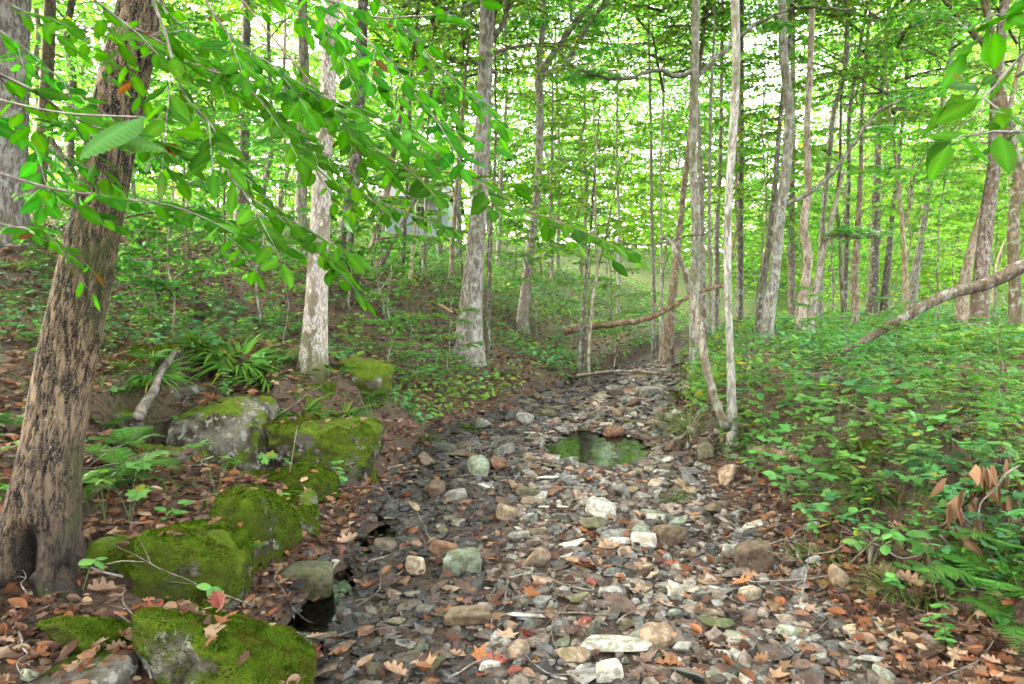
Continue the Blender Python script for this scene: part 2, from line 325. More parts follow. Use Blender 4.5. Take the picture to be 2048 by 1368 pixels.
# ---------------------------------------------------------------- ground sheet
def axis(segs):
    o=[segs[0][0]]
    for a,b,s0,s1 in segs:
        x=a
        while x<b-1e-6: s=s0+(s1-s0)*(x-a)/(b-a); x=min(x+s,b); o.append(x)
    return np.array(o)
gx=axis([(-140,-20,8,1),(-20,-4.5,1,.12),(-4.5,4.5,.04,.04),(4.5,20,.12,1),(20,140,1,8)]); gy=axis([(-20,1.6,1.5,.08),(1.6,8,.035,.05),(8,20,.05,.3),(20,60,.3,2),(60,170,2,7)])
X,Y=np.meshgrid(gx,gy); xf,yf=X.ravel(),Y.ravel(); Z=H(xf,yf)
nx,ny=len(gx),len(gy); i=np.arange(ny-1)[:,None]*nx; j=np.arange(nx-1)[None]; FG=np.stack([i+j,i+j+1,i+nx+j+1,i+nx+j],-1).reshape(-1,4)
c_=np.interp(yf,YC,XC); w_=np.interp(yf,YC,HW); dd=np.maximum(c_-w_-xf,xf-c_-w_)
bed=1-ss(-.1,.35,dd+.2*n2(xf,yf,2,3,4)); far=ss(9,22,np.hypot(xf,yf)); grn=ss(-.1,.5,n2(xf,yf,.8,3,8))*ss(.6,2,dd)*.5+far*.35*ss(-.1,.4,dd)
C=np.array([.07,.05,.034])[None]*(1-bed[:,None])+np.array([.055,.04,.028])[None]*bed[:,None]; grn=np.maximum(grn,ss(25,45,np.hypot(xf,yf))*.9); C=C*(1-grn[:,None])+np.array([.075,.13,.04])[None]*grn[:,None]
o=MB().add(np.stack([xf,yf,Z],1),FG,C).build('ground',M['ground']); tag(o,'leaf strewn brown forest floor rising from the stony stream bed',kind='structure')
for (px,py,a,b,dp,wl) in POOLS:
    t=np.linspace(0,2*np.pi,48,endpoint=False); V=np.stack([px+a*1.25*np.cos(t),py+b*1.25*np.sin(t),np.full(48,wl)],1); V=np.vstack([V,[px,py,wl]])
    k=np.arange(48); o=MB().add(V,np.stack([k,(k+1)%48,np.full(48,48)],1)).build('water',M['water']); tag(o,kind='structure')
# ---------------------------------------------------------------- landmarks for the labels
for n_,a_,b_ in [('leaning furrowed tree',150,640),('pale barked tree',630,560),('straight grey trunk in the middle',950,450),('still pool',1190,885),('twin slim trunks on the right bank',1465,700),
    ('large moss covered rock',640,900),('grey faced mossy boulder',420,890),('front moss covered slab',480,1290),('rounded green grey stone',928,1127),('upright cream stone',831,1133),('large olive stone by the left channel',620,1170),
    ('angular brown block stone',1508,1117),('long pale ridged slab',1230,1293),('mossy root on the right bank',1590,925),('dead twig with hanging brown leaves',1960,1020),('pile of grey driftwood twigs',990,910),
    ('arched stick across the stream',1260,745),('diagonal leaning pole on the right',1870,600),('low curved fallen trunk',1290,640),('sedge tuft on the right bank',1830,1250),('grey house up the slope',810,430),
    ('white bottom slab',1220,1345),('bank fern under the leaning tree',240,980),('thick reddish trunk far right',1968,480),('forked grey tree',1065,480),('sunlit slender trunk',1617,350),('tall grey trunk with the long side limb',1560,450),
    ('dead hooked stem',1400,650),('brown slab stone in the foreground',940,1237),('square olive stone',1188,1050),('left edge trunk',25,300)]: LAND.append((n_,a_,b_))
# ---------------------------------------------------------------- big rocks
ROCKS=[ # centre, half sizes, seed, boxy, moss, rotz, sub, label
 ((-1.78,4.65,.12),(.17,.2,.16),41,True,.75,.5,4,'low moss covered rock between the small leaning rock and the mossy step'),
 ((-1.98,5.08,.1),(.22,.14,.14),42,True,.6,.1,4,'dark mossy block at the foot of the grey faced boulder'),
 ((-1.22,4.75,.02),(.14,.2,.12),43,False,.7,.2,4,'small rounded mossy rock on the stream side of the mossy step'),
 ((-1.58,4.0,.16),(.16,.17,.16),44,True,.8,.3,4,'mossy rock joining the tall moss block to the flat topped rock'),
 ((-1.68,3.5,.2),(.17,.2,.16),45,True,.75,.2,4,'low mossy rock behind the deep moss covered block'),
 ((-1.95,5.55,.12),(.22,.2,.2),31,True,.55,.3,5,'low mossy rock wedged between the grey faced boulder and the large mossy rock'),
 ((-1.1,5.35,.05),(.14,.16,.12),32,False,.8,.3,4,'small mossy rock at the outer foot of the large mossy rock'),
 ((-1.62,3.75,.12),(.2,.2,.17),33,True,.3,.2,4,'pale sloping rock behind the tall moss covered block'),
 ((-2.9,5.95,.62),(.3,.25,.2),34,True,.4,.5,5,'dark layered rock at the back of the ledge under the weathered stick'),
 ((-2.05,6.05,.55),(.4,.25,.14),35,True,.35,-.05,5,'flat brown ledge stone behind the large mossy rock'),
 ((-1.35,2.85,.12),(.16,.14,.12),36,False,.9,.5,4,'low moss lump between the front slab and the moss covered block'),
 ((-1.6,2.28,.1),(.3,.28,.14),37,True,.12,.3,5,'bare brown rock surface in the bottom left corner'),
 ((-2.55,5.0,.25),(.2,.2,.22),38,True,.5,.6,4,'mossy rock by the fern left of the small leaning rock'),
 ((-1.05,2.56,.1),(.36,.4,.27),11,False,.75,.25,5,'front moss covered slab in the lower left corner, worn bare at its left'),
 ((-1.62,2.62,.2),(.27,.22,.17),12,False,1.0,.1,5,'bright green moss mound right under the leaning tree'),
 ((-1.43,3.16,.2),(.24,.22,.29),13,True,.95,.15,5,'deep moss covered block behind the bright moss mound'),
 ((-1.8,3.22,.24),(.2,.16,.17),14,True,.55,-.1,4,'low mossy rock with a bare pale edge beside the trunk foot'),
 ((-1.38,3.68,.17),(.18,.38,.36),15,True,.95,-.1,5,'tall moss covered block standing over the dark left channel'),
 ((-1.42,4.25,.08),(.24,.3,.26),16,True,.6,.3,5,'flat topped rock with pale top at the corner of the ledge'),
 ((-1.5,4.85,.1),(.27,.24,.25),17,True,.95,.1,5,'small mossy step of rock in front of the large mossy rock'),
 ((-2.25,5.45,.32),(.42,.34,.42),18,True,.42,.05,6,'grey faced boulder with pale top and mossy edges in the rock ledge'),
 ((-1.45,5.64,.2),(.46,.42,.38),19,True,.62,-.06,6,'large moss covered rock at the stream end of the ledge'),
 ((-2.2,4.75,.2),(.2,.18,.27),20,False,.45,.4,4,'small leaning rock in front of the grey faced boulder'),
 ((-2.5,6.4,.66),(.55,.3,.15),21,True,.3,.05,5,'long flat ledge stone below the bamboo like grass'),
 ((-3.15,6.15,.78),(.28,.25,.33),22,True,.6,.2,5,'mossy upright rock at the left end of the ledge'),
 ((-4.0,7.6,1.18),(.24,.2,.2),23,False,.85,.2,4,'small moss topped rock high on the left slope'),
 ((-1.55,7.15,.7),(.34,.3,.24),24,True,.85,.2,4,'mossy rock just behind the pale barked tree'),
 ((-1.9,6.3,.55),(.35,.25,.2),25,True,.6,.2,4,'mossy rock beneath the foot of the pale barked tree'),
 ((-1.78,4.1,.28),(.13,.13,.09),26,False,.15,.2,4,'pale bare rock lying on leaves above the mossy block'),
 ((-3.0,5.2,.55),(.25,.22,.18),27,True,.55,.6,4,'half buried mossy rock left of the grey faced boulder'),
 ((2.62,4.75,.5),(.3,.16,.12),28,False,.9,-.3,4,'mossy hump at the broken edge of the right bank')]
RT=[]
for c,s,seed,bx,mo,rz,sub,lab in ROCKS:
    V,Fs=rock(sub,seed,planes=10,sharp=7 if mo>.6 else 16,noise=.12 if mo>.6 else .09,boxy=bx,nf=2.2); V=V*(1+.05*fbm(V*7+seed*3,3))[:,None]*np.array(s); V=V@rotm(rnd.uniform(-.08,.08),rnd.uniform(-.08,.08),rz).T
    RT.append((V+np.array(c),Fs[0]))
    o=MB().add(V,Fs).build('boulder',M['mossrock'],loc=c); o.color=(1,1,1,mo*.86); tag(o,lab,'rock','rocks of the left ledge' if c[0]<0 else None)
    if mo>.5 and c[1]<6.5:   # moss tufts, a part of the rock
        F=Fs[0]; P=V[F]; n_=np.cross(P[:,1]-P[:,0],P[:,2]-P[:,0]); ar=np.linalg.norm(n_,axis=1); nn=norm(n_); wc=P.mean(1)+np.array(c)
        wgt=ar*np.clip(nn[:,2]*1.2+.22,0,1)*(n2(wc[:,0],wc[:,1],3.2,3,6)+n2(wc[:,2],wc[:,0],3,2,8)>(.9-mo)*1.2-.5)
        if wgt.sum()<=0: continue
        K=int(min(22000,wgt.sum()/2*65000)); k=rng.choice(len(F),K,p=wgt/wgt.sum()); u=rng.random((K,2)); u=np.where(u.sum(1,keepdims=True)>1,1-u,u)
        q=P[k,0]+(P[k,1]-P[k,0])*u[:,:1]+(P[k,2]-P[k,0])*u[:,1:]; d=norm(nn[k]+rng.normal(size=(K,3))*.45+[0,0,.3])
        T=(np.array([[-.5,0,0],[.5,0,0],[0,1,0]]),[np.array([[0,1,2]])]); b=MB(); sz=rng.uniform(.006,.014,K)
        place(T,q,d,norm(rng.normal(size=(K,3))),np.stack([sz*.35,sz,sz],1),b); mo_=b.build('moss',M['moss'],o)
from mathutils.bvhtree import BVHTree
_v=np.vstack([a for a,_ in RT]); _o=np.cumsum([0]+[len(a) for a,_ in RT]); _f=np.vstack([f+_o[k] for k,(_,f) in enumerate(RT)]); BV=BVHTree.FromPolygons(_v.tolist(),_f.tolist())
def rockz(x,y):
    h=BV.ray_cast(Vector((x,y,3)),Vector((0,0,-1))); return (h[0].z,h[1]) if h[0] is not None else (-9,None)
# ---------------------------------------------------------------- stones of the stream bed
PAL={'cream':(.4,.33,.23),'tan':(.26,.19,.125),'grey':(.21,.2,.175),'pale grey':(.36,.345,.3),'brown':(.12,.082,.052),'rust brown':(.17,.09,.048),'dark grey':(.08,.075,.065),'green grey':(.2,.225,.165),'white':(.44,.42,.36),'olive':(.11,.1,.055)}
SM=[]
for k in range(18):
    V,Fs=rock(4 if k<6 else 3,100+k,planes=9+k%6,sharp=18,noise=.06,boxy=k%3==0,nf=2.6); SM.append(MB().add(V,Fs).build('stone',M['stone'],smooth=True))
protos=SM; 
for o in protos: scene.collection.objects.unlink(o)
taken=[]
def put_stone(x,y,sx,sy,sz,rz,tilt,col,moss,k,sink=.35,zadd=0):
    o=protos[k].copy(); scene.collection.objects.link(o); o.name='stone'
    o.scale=(sx,sy,sz); o.rotation_euler=(tilt[0],tilt[1],rz); o.location=(x,y,h1(x,y)+sz*(1-2*sink)+zadd); j=rnd.uniform(.88,1.12); o.color=(col[0]*j,col[1]*j,col[2]*j,moss)
    taken.append((x,y,max(sx,sy))); return o
NS=[(928,1127,78,62,'green grey',.55,'rounded green grey stone mottled with moss in mid stream'),(831,1133,36,54,'cream',0,'upright cream oval stone beside the rounded green grey stone'),
(620,1172,108,80,'olive',.6,'large smooth olive stone beside the dark left channel'),(1508,1117,78,80,'brown',.2,'big angular brown block stone at the foot of the right bank'),(1188,1050,62,38,'olive',.45,'square olive stone right of centre'),
(1055,985,46,26,'olive',.3,'mottled olive stone below the driftwood pile'),(915,992,44,28,'grey',0,'angular grey stone left of the shallow puddle'),(1187,912,50,24,'pale grey',0,'pale angular slab at the near edge of the pool'),
(1165,970,36,26,'grey',0,'wedge shaped grey stone below the pool'),(1305,845,42,46,'tan',.2,'round tan boulder at the upper right of the pool'),(1262,846,52,13,'olive',1,'low moss covered stone at the far edge of the pool'),
(1303,785,50,28,'grey',.1,'flat grey slab upstream of the pool'),(940,1238,98,42,'brown',.2,'long brown grey slab in the foreground'),(1045,1236,88,24,'pale grey',.15,'long pale slab touching the brown grey slab'),
(1230,1293,132,26,'pale grey',.35,'longest ridged pale slab with green stains near the bottom'),(875,1320,64,58,'olive',.5,'dark mossy angular stone at the bottom'),(1150,1316,72,48,'tan',.4,'mottled tan stone left of the white bottom stone'),
(1220,1346,58,46,'white',0,'white stone at the bottom edge under the ridged slab'),(980,1334,42,24,'white',0,'small white oval stone at the bottom'),(670,1128,38,40,'white',.1,'white pointed stone by the large olive stone'),
(1155,1086,74,14,'pale grey',0,'thin pale slab in the middle of the stony bed'),(1242,1086,62,14,'pale grey',0,'thin flat slab right of the other thin pale slab'),(1102,1017,68,12,'pale grey',.1,'pale flagstone beside the yellow green lichen spot'),
(1092,958,48,16,'white',0,'white flat slab below the pool'),(1165,1196,64,30,'olive',.2,'brown slab behind the foreground pebbles'),(1222,1190,52,22,'grey',0,'grey slab next to the brown slab right of centre'),
(1352,1049,38,38,'green grey',.2,'square green grey stone standing on the right side gravel'),(1377,1062,36,26,'dark grey',0,'dark stone touching the square green grey stone'),(1604,1214,34,28,'pale grey',0,'pale round stone where the right bank begins'),
(1582,1271,62,30,'green grey',.1,'flat green grey slab near the lower right gravel'),(1611,1298,30,16,'white',0,'white egg shaped stone in the lower right gravel'),(1360,1301,44,40,'grey',.1,'blocky grey stone in the lower right gravel'),
(1427,1176,42,24,'pale grey',0,'pale stone under the dark twig on the right'),(1732,1324,60,22,'grey',0,'grey slab at the lower right edge of the gravel'),(1437,1254,78,34,'olive',.7,'wedge of mossy stone among the right gravel'),
(845,1230,42,42,'dark grey',0,'dark angular stone left of the brown grey slab'),(622,1032,46,22,'olive',.9,'small mossy stone below the ledge corner'),(634,1054,48,26,'brown',.4,'brown stone below the small mossy stone'),
(887,1098,54,34,'rust brown',0,'rusty brown stone behind the rounded green grey stone'),(775,958,34,30,'dark grey',.2,'dark boulder at the foot of the large mossy rock'),(1337,930,46,30,'olive',.3,'dark olive stone at the right bank foot'),
(905,912,54,22,'olive',.5,'dark mossy stone at the foot of the leafy slope'),(60,1358,52,28,'green grey',.4,'green grey stone at the bottom left corner'),(1555,1041,32,28,'tan',.1,'tan stone on the litter slope of the right bank'),(1627,1055,26,20,'pale grey',0,'small pale stone under the right bank roots'),
(1290,1180,44,24,'tan',0,'tan stone beside the pale slabs right of centre'),(700,1290,56,30,'brown',0,'flat reddish brown stone by the lower left channel'),(690,1225,40,26,'dark grey',0,'wet dark stone near the left channel'),
(1500,1190,44,30,'cream',0,'cream stone below the angular brown block'),(1460,1100,34,26,'pale grey',0,'pale stone left of the angular brown block'),(790,1250,44,26,'olive',0,'olive wedge left of the dark angular stone'),(1040,1075,46,20,'grey',.2,'grey stone at the edge of the shallow puddle')]
for (px,py,w,h,cn,mo,lab) in NS:
    p=ground(px,py+h*.3); s=w/F_PX*p[1]/2*1.12; hh=h/F_PX*p[1]/2; flat=h/w<.5
    o=put_stone(p[0],p[1],s,s*(.62 if not flat else .42),max(hh*(.95 if not flat else .7),.012),rnd.uniform(-.25,.25),(rnd.uniform(-.05,.25),rnd.uniform(-.12,.12)),PAL[cn] if not flat else tuple(v*1.25 for v in PAL[cn]),mo,rnd.randrange(6),.22 if not flat else .0,.012 if flat else .004)
    tag(o,lab,'stone','stones of the dry stream bed'); USED[lab.lower()]=1
def bedpt(y,u): c=np.interp(y,YC,XC); w=np.interp(y,YC,HW); return c+u*w
cnt=0; tries=0
while cnt<240 and tries<30000:
    tries+=1; y=1.9+rnd.random()**1.5*9.5; u=rnd.uniform(-1.02,1.2); x=float(bedpt(y,u)); s=rnd.uniform(.034,.085)*(1+.08*y)
    if not inview((x,y,0),0) or any((x-a)**2+(y-b)**2<(s+c)**2*.55 for a,b,c in taken): continue
    if ((x-.9)/.46)**2+((y-7.2)/.85)**2<1: continue
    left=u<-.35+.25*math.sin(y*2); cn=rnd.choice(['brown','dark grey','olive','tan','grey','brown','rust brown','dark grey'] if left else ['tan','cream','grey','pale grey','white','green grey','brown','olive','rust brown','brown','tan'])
    kind=rnd.random()*.8; sz=s*(rnd.uniform(.13,.26) if kind<.5 else rnd.uniform(.5,.8)); mo=rnd.choice([0,0,0,.3,.6])
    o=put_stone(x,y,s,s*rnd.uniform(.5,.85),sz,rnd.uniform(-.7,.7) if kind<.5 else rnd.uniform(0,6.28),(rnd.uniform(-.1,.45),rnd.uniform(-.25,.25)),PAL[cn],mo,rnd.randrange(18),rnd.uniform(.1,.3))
    shape='flat' if kind<.5 else 'chunky'; size='small' if s<.06 else 'broad' if s>.1 else 'medium'
    tag(o,label_for((x,y,0),f"{size} {shape} {cn} stone{' spotted with moss' if mo>.2 else ''}",0),'stone','stones of the dry stream bed'); cnt+=1
# gravel: too many to count
gb=MB(); N_=24000; y=1.7+rng.random(N_)**1.35*15; u=rng.uniform(-1.08,1.25,N_); c=np.interp(y,YC,XC); w=np.interp(y,YC,HW); x=c+u*w
x2=np.where(rng.random(N_)<.1,x+.3,x); x=x2
keep=~((((x-.9)/.46)**2+((y-7.2)/.83)**2)<1)|(rng.random(N_)<.4); x=x[keep];y=y[keep];u=u[keep]; n_=len(x)
s=rng.uniform(.008,.028,n_)*(1+.1*y)*rng.choice([.7,1,1.7],n_); s*=np.where(u>1,.6,1)
pc=np.array([PAL[k] for k in PAL]); pl=np.array([PAL[k] for k in ('brown','dark grey','olive','tan','rust brown','grey','brown','dark grey')])
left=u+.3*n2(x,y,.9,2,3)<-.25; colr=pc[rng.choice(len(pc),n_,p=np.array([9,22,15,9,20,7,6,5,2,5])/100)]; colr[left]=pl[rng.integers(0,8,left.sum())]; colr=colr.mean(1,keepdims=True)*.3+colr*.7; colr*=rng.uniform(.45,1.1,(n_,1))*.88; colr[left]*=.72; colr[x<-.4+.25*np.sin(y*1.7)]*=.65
slab=(rng.random(n_)<.035); s=np.where(slab,s*rng.uniform(1.4,2.2,n_),s); z=H(x,y)+s*np.where(slab,.2,.12); kk=rng.integers(0,10,n_)
for k in range(10):
    V,Fs=rock(2 if k<4 else 1,300+k,planes=9,sharp=20,noise=.03); m=kk==k; q=int(m.sum()); rzz=rng.uniform(0,6.28,q)
    yd=np.stack([np.cos(rzz),np.sin(rzz),rng.normal(0,.25,q)],1); nr=np.stack([rng.normal(0,.25,q),rng.normal(-.2,.25,q),np.ones(q)],1); sc=s[m][:,None]*np.stack([rng.uniform(.6,1,q),rng.uniform(.9,1.4,q),np.where(slab[m],rng.uniform(.1,.2,q),rng.uniform(.16,.6,q))],1)
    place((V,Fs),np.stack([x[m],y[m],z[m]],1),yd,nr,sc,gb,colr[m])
o=gb.build('gravel',M['gravel'],smooth=False); tag(o,'mixed tan, grey and brown gravel covering the stream bed',kind='stuff')
# ---------------------------------------------------------------- leaf templates (unit length along +Y, normal +Z)
def fan(out,c=(0,.45,0),fold=.1,curl=0):
    o=np.array(out,float); V=np.zeros((len(o)+1,3)); V[:-1,:2]=o; V[-1]=c; V[:-1,2]=-fold*np.abs(o[:,0])*2+curl*(o[:,1]-.4)**2; k=np.arange(len(o)); return V,[np.stack([k,(k+1)%len(o),np.full(len(o),len(o))],1)]
RH=(np.array([[0,0,0],[.3,.42,-.07],[0,1,-.05],[-.3,.42,-.07]]),[np.array([[0,1,2],[0,2,3]])])
ELL=(np.array([[0,0,0],[.22,.2,-.03],[.3,.5,-.05],[.18,.8,-.09],[0,1,-.13],[-.18,.8,-.09],[-.3,.5,-.05],[-.22,.2,-.03],[0,.5,.02]]),[np.array([[k,(k+1)%8,8] for k in range(8)])])
MAP=fan([(0,0),(.12,.1),(.5,.12),(.33,.32),(.55,.62),(.25,.58),(.17,.72),(0,1),(-.17,.72),(-.25,.58),(-.55,.62),(-.33,.32),(-.5,.12),(-.12,.1)],(0,.4,0),.12)
OAK=fan([(0,-.05),(.04,.1),(.2,.15),(.22,.24),(.12,.32),(.3,.4),(.34,.5),(.17,.55),(.28,.68),(.26,.78),(.13,.78),(.14,.93),(0,1),(-.14,.93),(-.13,.78),(-.26,.78),(-.28,.68),(-.17,.55),(-.34,.5),(-.3,.4),(-.12,.32),(-.22,.24),(-.2,.15),(-.04,.1)],(0,.5,.0),-.18,.25)
BEE=fan([(0,0),(.18,.12),(.28,.35),(.26,.6),(.14,.85),(0,1),(-.14,.85),(-.26,.6),(-.28,.35),(-.18,.12)],(0,.5,-.04),-.3,.4)
def horn(nu=11,pl=1):
    V=[];F=[]
    ts=np.linspace(0,1,2*nu+1)
    for i,t in enumerate(ts):
        w=.62*t**.6*(1-t)**.9; w=w if 0<i<2*nu else 0.0
        if i%2: w*=1.1
        zz=-.1*t*t+(.012 if i%2 else -.012)
        for s in (-1,-.5,0,.5,1): V.append((s*w,t+.09*abs(s)*(1-t)*(1 if i>0 else 0),zz*1.0-.1*abs(s)*w+(0 if s else .015-.1*0)))
    for i in range(2*nu):
        for k in range(4): a=i*5+k; F.append((a,a+1,a+6,a+5))
    vm=np.array([[ .86 if i%2 else 1.08]*5 for i in range(2*nu+1)]); vm[:,2]=1.3; vm[:,0]*=.9; vm[:,4]*=.9
    return np.array(V),[np.array(F)],vm.ravel()
HORN=horn(14)
def green(n,a=(.05,.14,.015),b=(.12,.24,.03),yel=.04,g=rng):
    t=g.random((n,1)); c=np.array(a)*(1-t)+np.array(b)*t; m=g.random(n)<yel; c[m]=np.array([.26,.25,.03]); return c*g.uniform(.8,1.15,(n,1))
def spray(LB,WB,p0,az,L,el,ls,T,g,ntw=8,twl=.4,droop=.15,nl=9,cols=None,r0=.012,tilt=.6):
    n=8; t=np.linspace(0,1,n); d=np.array([math.cos(az),math.sin(az),0]); P=p0+d*(t*L)[:,None]+np.array([0,0,1])*((math.tan(el)*t-droop*t*t)*L)[:,None]+g.normal(0,.02*L,(n,3))*t[:,None]
    P[0]=p0
    if WB is not None: V,Fs=tube(P,r0*(1-.8*t),5,cap=False); WB.add(V,Fs,m=1)
    side=np.array([-d[1],d[0],0]); pos=[];dr=[]
    tws=[(P,0)]
    for k in range(ntw):
        a=.15+.83*k/ntw; q=P[0]+0; i=a*(n-1); ii=int(i); q=P[ii]+(P[min(ii+1,n-1)]-P[ii])*(i-ii); s=1 if k%2 else -1; l=twl*(1.15-a*.7)*g.uniform(.7,1.2)
        e=norm(d*g.uniform(.5,.9)+side*s+np.array([0,0,g.normal(0,.12)])); tt=np.linspace(0,1,4)[:,None]; Q=q+e*l*tt-np.array([0,0,.12*l])*tt**2
        if WB is not None: V,Fs=tube(Q,r0*.3,3,cap=False); WB.add(V,Fs,m=1)
        tws.append((Q,1))
    for Q,kq in tws:
        m=nl if kq else nl+2; tt=np.linspace(.15 if kq else .4,1,m); idx=tt*(len(Q)-1); ii=np.minimum(idx.astype(int),len(Q)-2); pp=Q[ii]+(Q[ii+1]-Q[ii])*(idx-ii)[:,None]
        e=norm(Q[-1]-Q[0]); s2=np.cross(e,[0,0,1]); s2/=max(np.linalg.norm(s2),1e-6); sg=np.where(np.arange(m)%2,1,-1)[:,None]
        pos.append(pp); dr.append(norm(e*.6+s2*sg*.9+g.normal(0,.25,(m,3))))
    pos=np.vstack(pos);dr=np.vstack(dr); N=len(pos); dr[:,2]-=.35; nr=norm(np.array([0,0,1])+g.normal(0,tilt,(N,3)))
    place(T,pos,dr,nr,ls*g.uniform(.7,1.2,N),LB,cols(N) if cols else green(N,g=g))
# ---------------------------------------------------------------- crowns (shared meshes)
def sapling_mesh(seed,h=4.5,T=MAP,ls=.085,limbs=16,L=1.1,z0=.25,cols=None,ntw=8,nl=9):
    g=np.random.default_rng(seed); mb=MB()
    n=12; t=np.linspace(0,1,n); P=np.stack([np.cumsum(g.normal(0,.05,n)),np.cumsum(g.normal(0,.05,n)),t*h-.1],1); P[0,:2]=0
    stem=tube(P,.02*(h/4)*(1-.8*t)+.003,7)
    for k in range(limbs):
        a=z0+(1-z0)*(k+.5)/limbs; i=a*(n-1); ii=int(i); q=P[ii]+(P[min(ii+1,n-1)]-P[ii])*(i-ii)
        spray(mb,mb,q,k*2.4+g.uniform(-.4,.4),L*(1.15-.6*abs(a-.5)*1.4)*g.uniform(.7,1.2),g.uniform(0,.5),ls,T,g,ntw=ntw,twl=.45*L,nl=nl,cols=cols)
    return stem,mb
def crown_mesh(seed,h=8,rad=3,limbs=22,ls=.11,T=RH,ntw=12,nl=10,cols=None):
    g=np.random.default_rng(seed); mb=MB()
    for k in range(limbs):
        a=(k+.5)/limbs; r=rad*(.55+.45*math.sin(math.pi*(a*.85+.1)))*g.uniform(.7,1.15)
        spray(mb,mb,np.array([0,0,a*h]),k*2.4+g.uniform(-.4,.4),r,g.uniform(.05,.6),ls,T,g,ntw=ntw,twl=rad*.42,nl=nl,cols=cols,r0=.035,tilt=.95)
    return mb
gy_=lambda n:green(n,(.08,.2,.03),(.18,.33,.055),.05)
gd_=lambda n:green(n,(.055,.17,.035),(.12,.27,.06),.02)
def proto(mb,name,mats,smooth=False): o=mb.build(name,mats,smooth=smooth); scene.collection.objects.unlink(o); return o
SAP=[]
for k in range(5):
    st,mb=sapling_mesh(40+k,h=[4.2,5.5,3.2,6.5,2.2][k],T=MAP if k!=2 else ELL,ls=[.085,.09,.075,.09,.07][k],limbs=[15,17,13,19,10][k],L=[1.1,1.4,.9,1.5,.7][k],z0=[.42,.45,.25,.42,.2][k],cols=gy_ if k%2 else gd_)
    s=MB().add(*st); SAP.append((proto(s,'stem',M['bark'],True),proto(mb,'foliage',[M['leaf'],M['bark']])))
CRN=[proto(crown_mesh(60,7,2.6,22,.1,MAP,12,10,gy_),'crown',[M['leaf'],M['bark']]),proto(crown_mesh(61,9,3.4,27,.12,RH,14,12,gd_),'crown',[M['leaf'],M['bark']]),proto(crown_mesh(62,8,3.0,23,.115,RH,14,12,gy_),'crown',[M['leaf'],M['bark']])]
FAR=[proto(crown_mesh(70+k,14,4.5,31,.3,RH,12,8,[gd_,gy_][k%2]),'crown',[M['leaf'],M['bark']]) for k in range(3)]
def add_part(pr,parent,loc=(0,0,0),rz=0,sc=1,name=None,col=None):
    c=pr.copy(); scene.collection.objects.link(c); c.parent=parent; c.location=loc; c.rotation_euler=(0,0,rz); c.scale=(sc,)*3 if not hasattr(sc,'__len__') else sc; c.name=name or pr.name.split('.')[0]
    c.color=col or (.2,.16,.12,.3)
    return c
# ---------------------------------------------------------------- trees with trunks read from the photo
def bark_disp(seed,amp=.06,k=7):
    def f(a,s,r):
        sh=a.shape; P=np.stack([np.cos(a).ravel()*k*.5,np.sin(a).ravel()*k*.5,s.ravel()*1.6+seed*3.1],1); d=1+amp*1.4*fbm(P,3).reshape(sh)
        P2=np.stack([np.cos(a).ravel()*.9,np.sin(a).ravel()*.9,s.ravel()*.7+seed],1); return d+.12*fbm(P2,2).reshape(sh)
    return f
GREY=(.285,.28,.24,.35); DARK=(.16,.14,.115,.35); PALE=(.45,.435,.39,.35); RED=(.3,.245,.205,.15); TAN=(.38,.33,.26,.25)
def trunk_pts(pts,Y,top,lean=0):
    P=[at(px,py,Y) for px,py,_ in pts]; r=[w/2/F_PX*Y*(.84 if Y>8 and w<45 else .97) for *_,w in pts]
    P=np.array(P)[::-1]; r=np.array(r)[::-1]; g=h1(P[0][0],Y)
    if P[0][2]>g: P=np.vstack([[P[0][0]-(P[1][0]-P[0][0])*.1,Y,g-.15],P]); r=np.concatenate([[r[0]*1.15],r])
    else: P[0][2]=g-.12
    if P[-1][2]<top:
        d=P[-1]-P[-2]; d=d/max(abs(d[2]),1e-3); n=4; k=(top-P[-1][2])/n
        for q in range(n): P=np.vstack([P,P[-1]+(d*np.array([1,1,1])*k)+np.array([rnd.uniform(-.05,.05)*k,rnd.uniform(-.05,.05)*k,0])]); r=np.append(r,r[-1]*(.85))
    return P,r
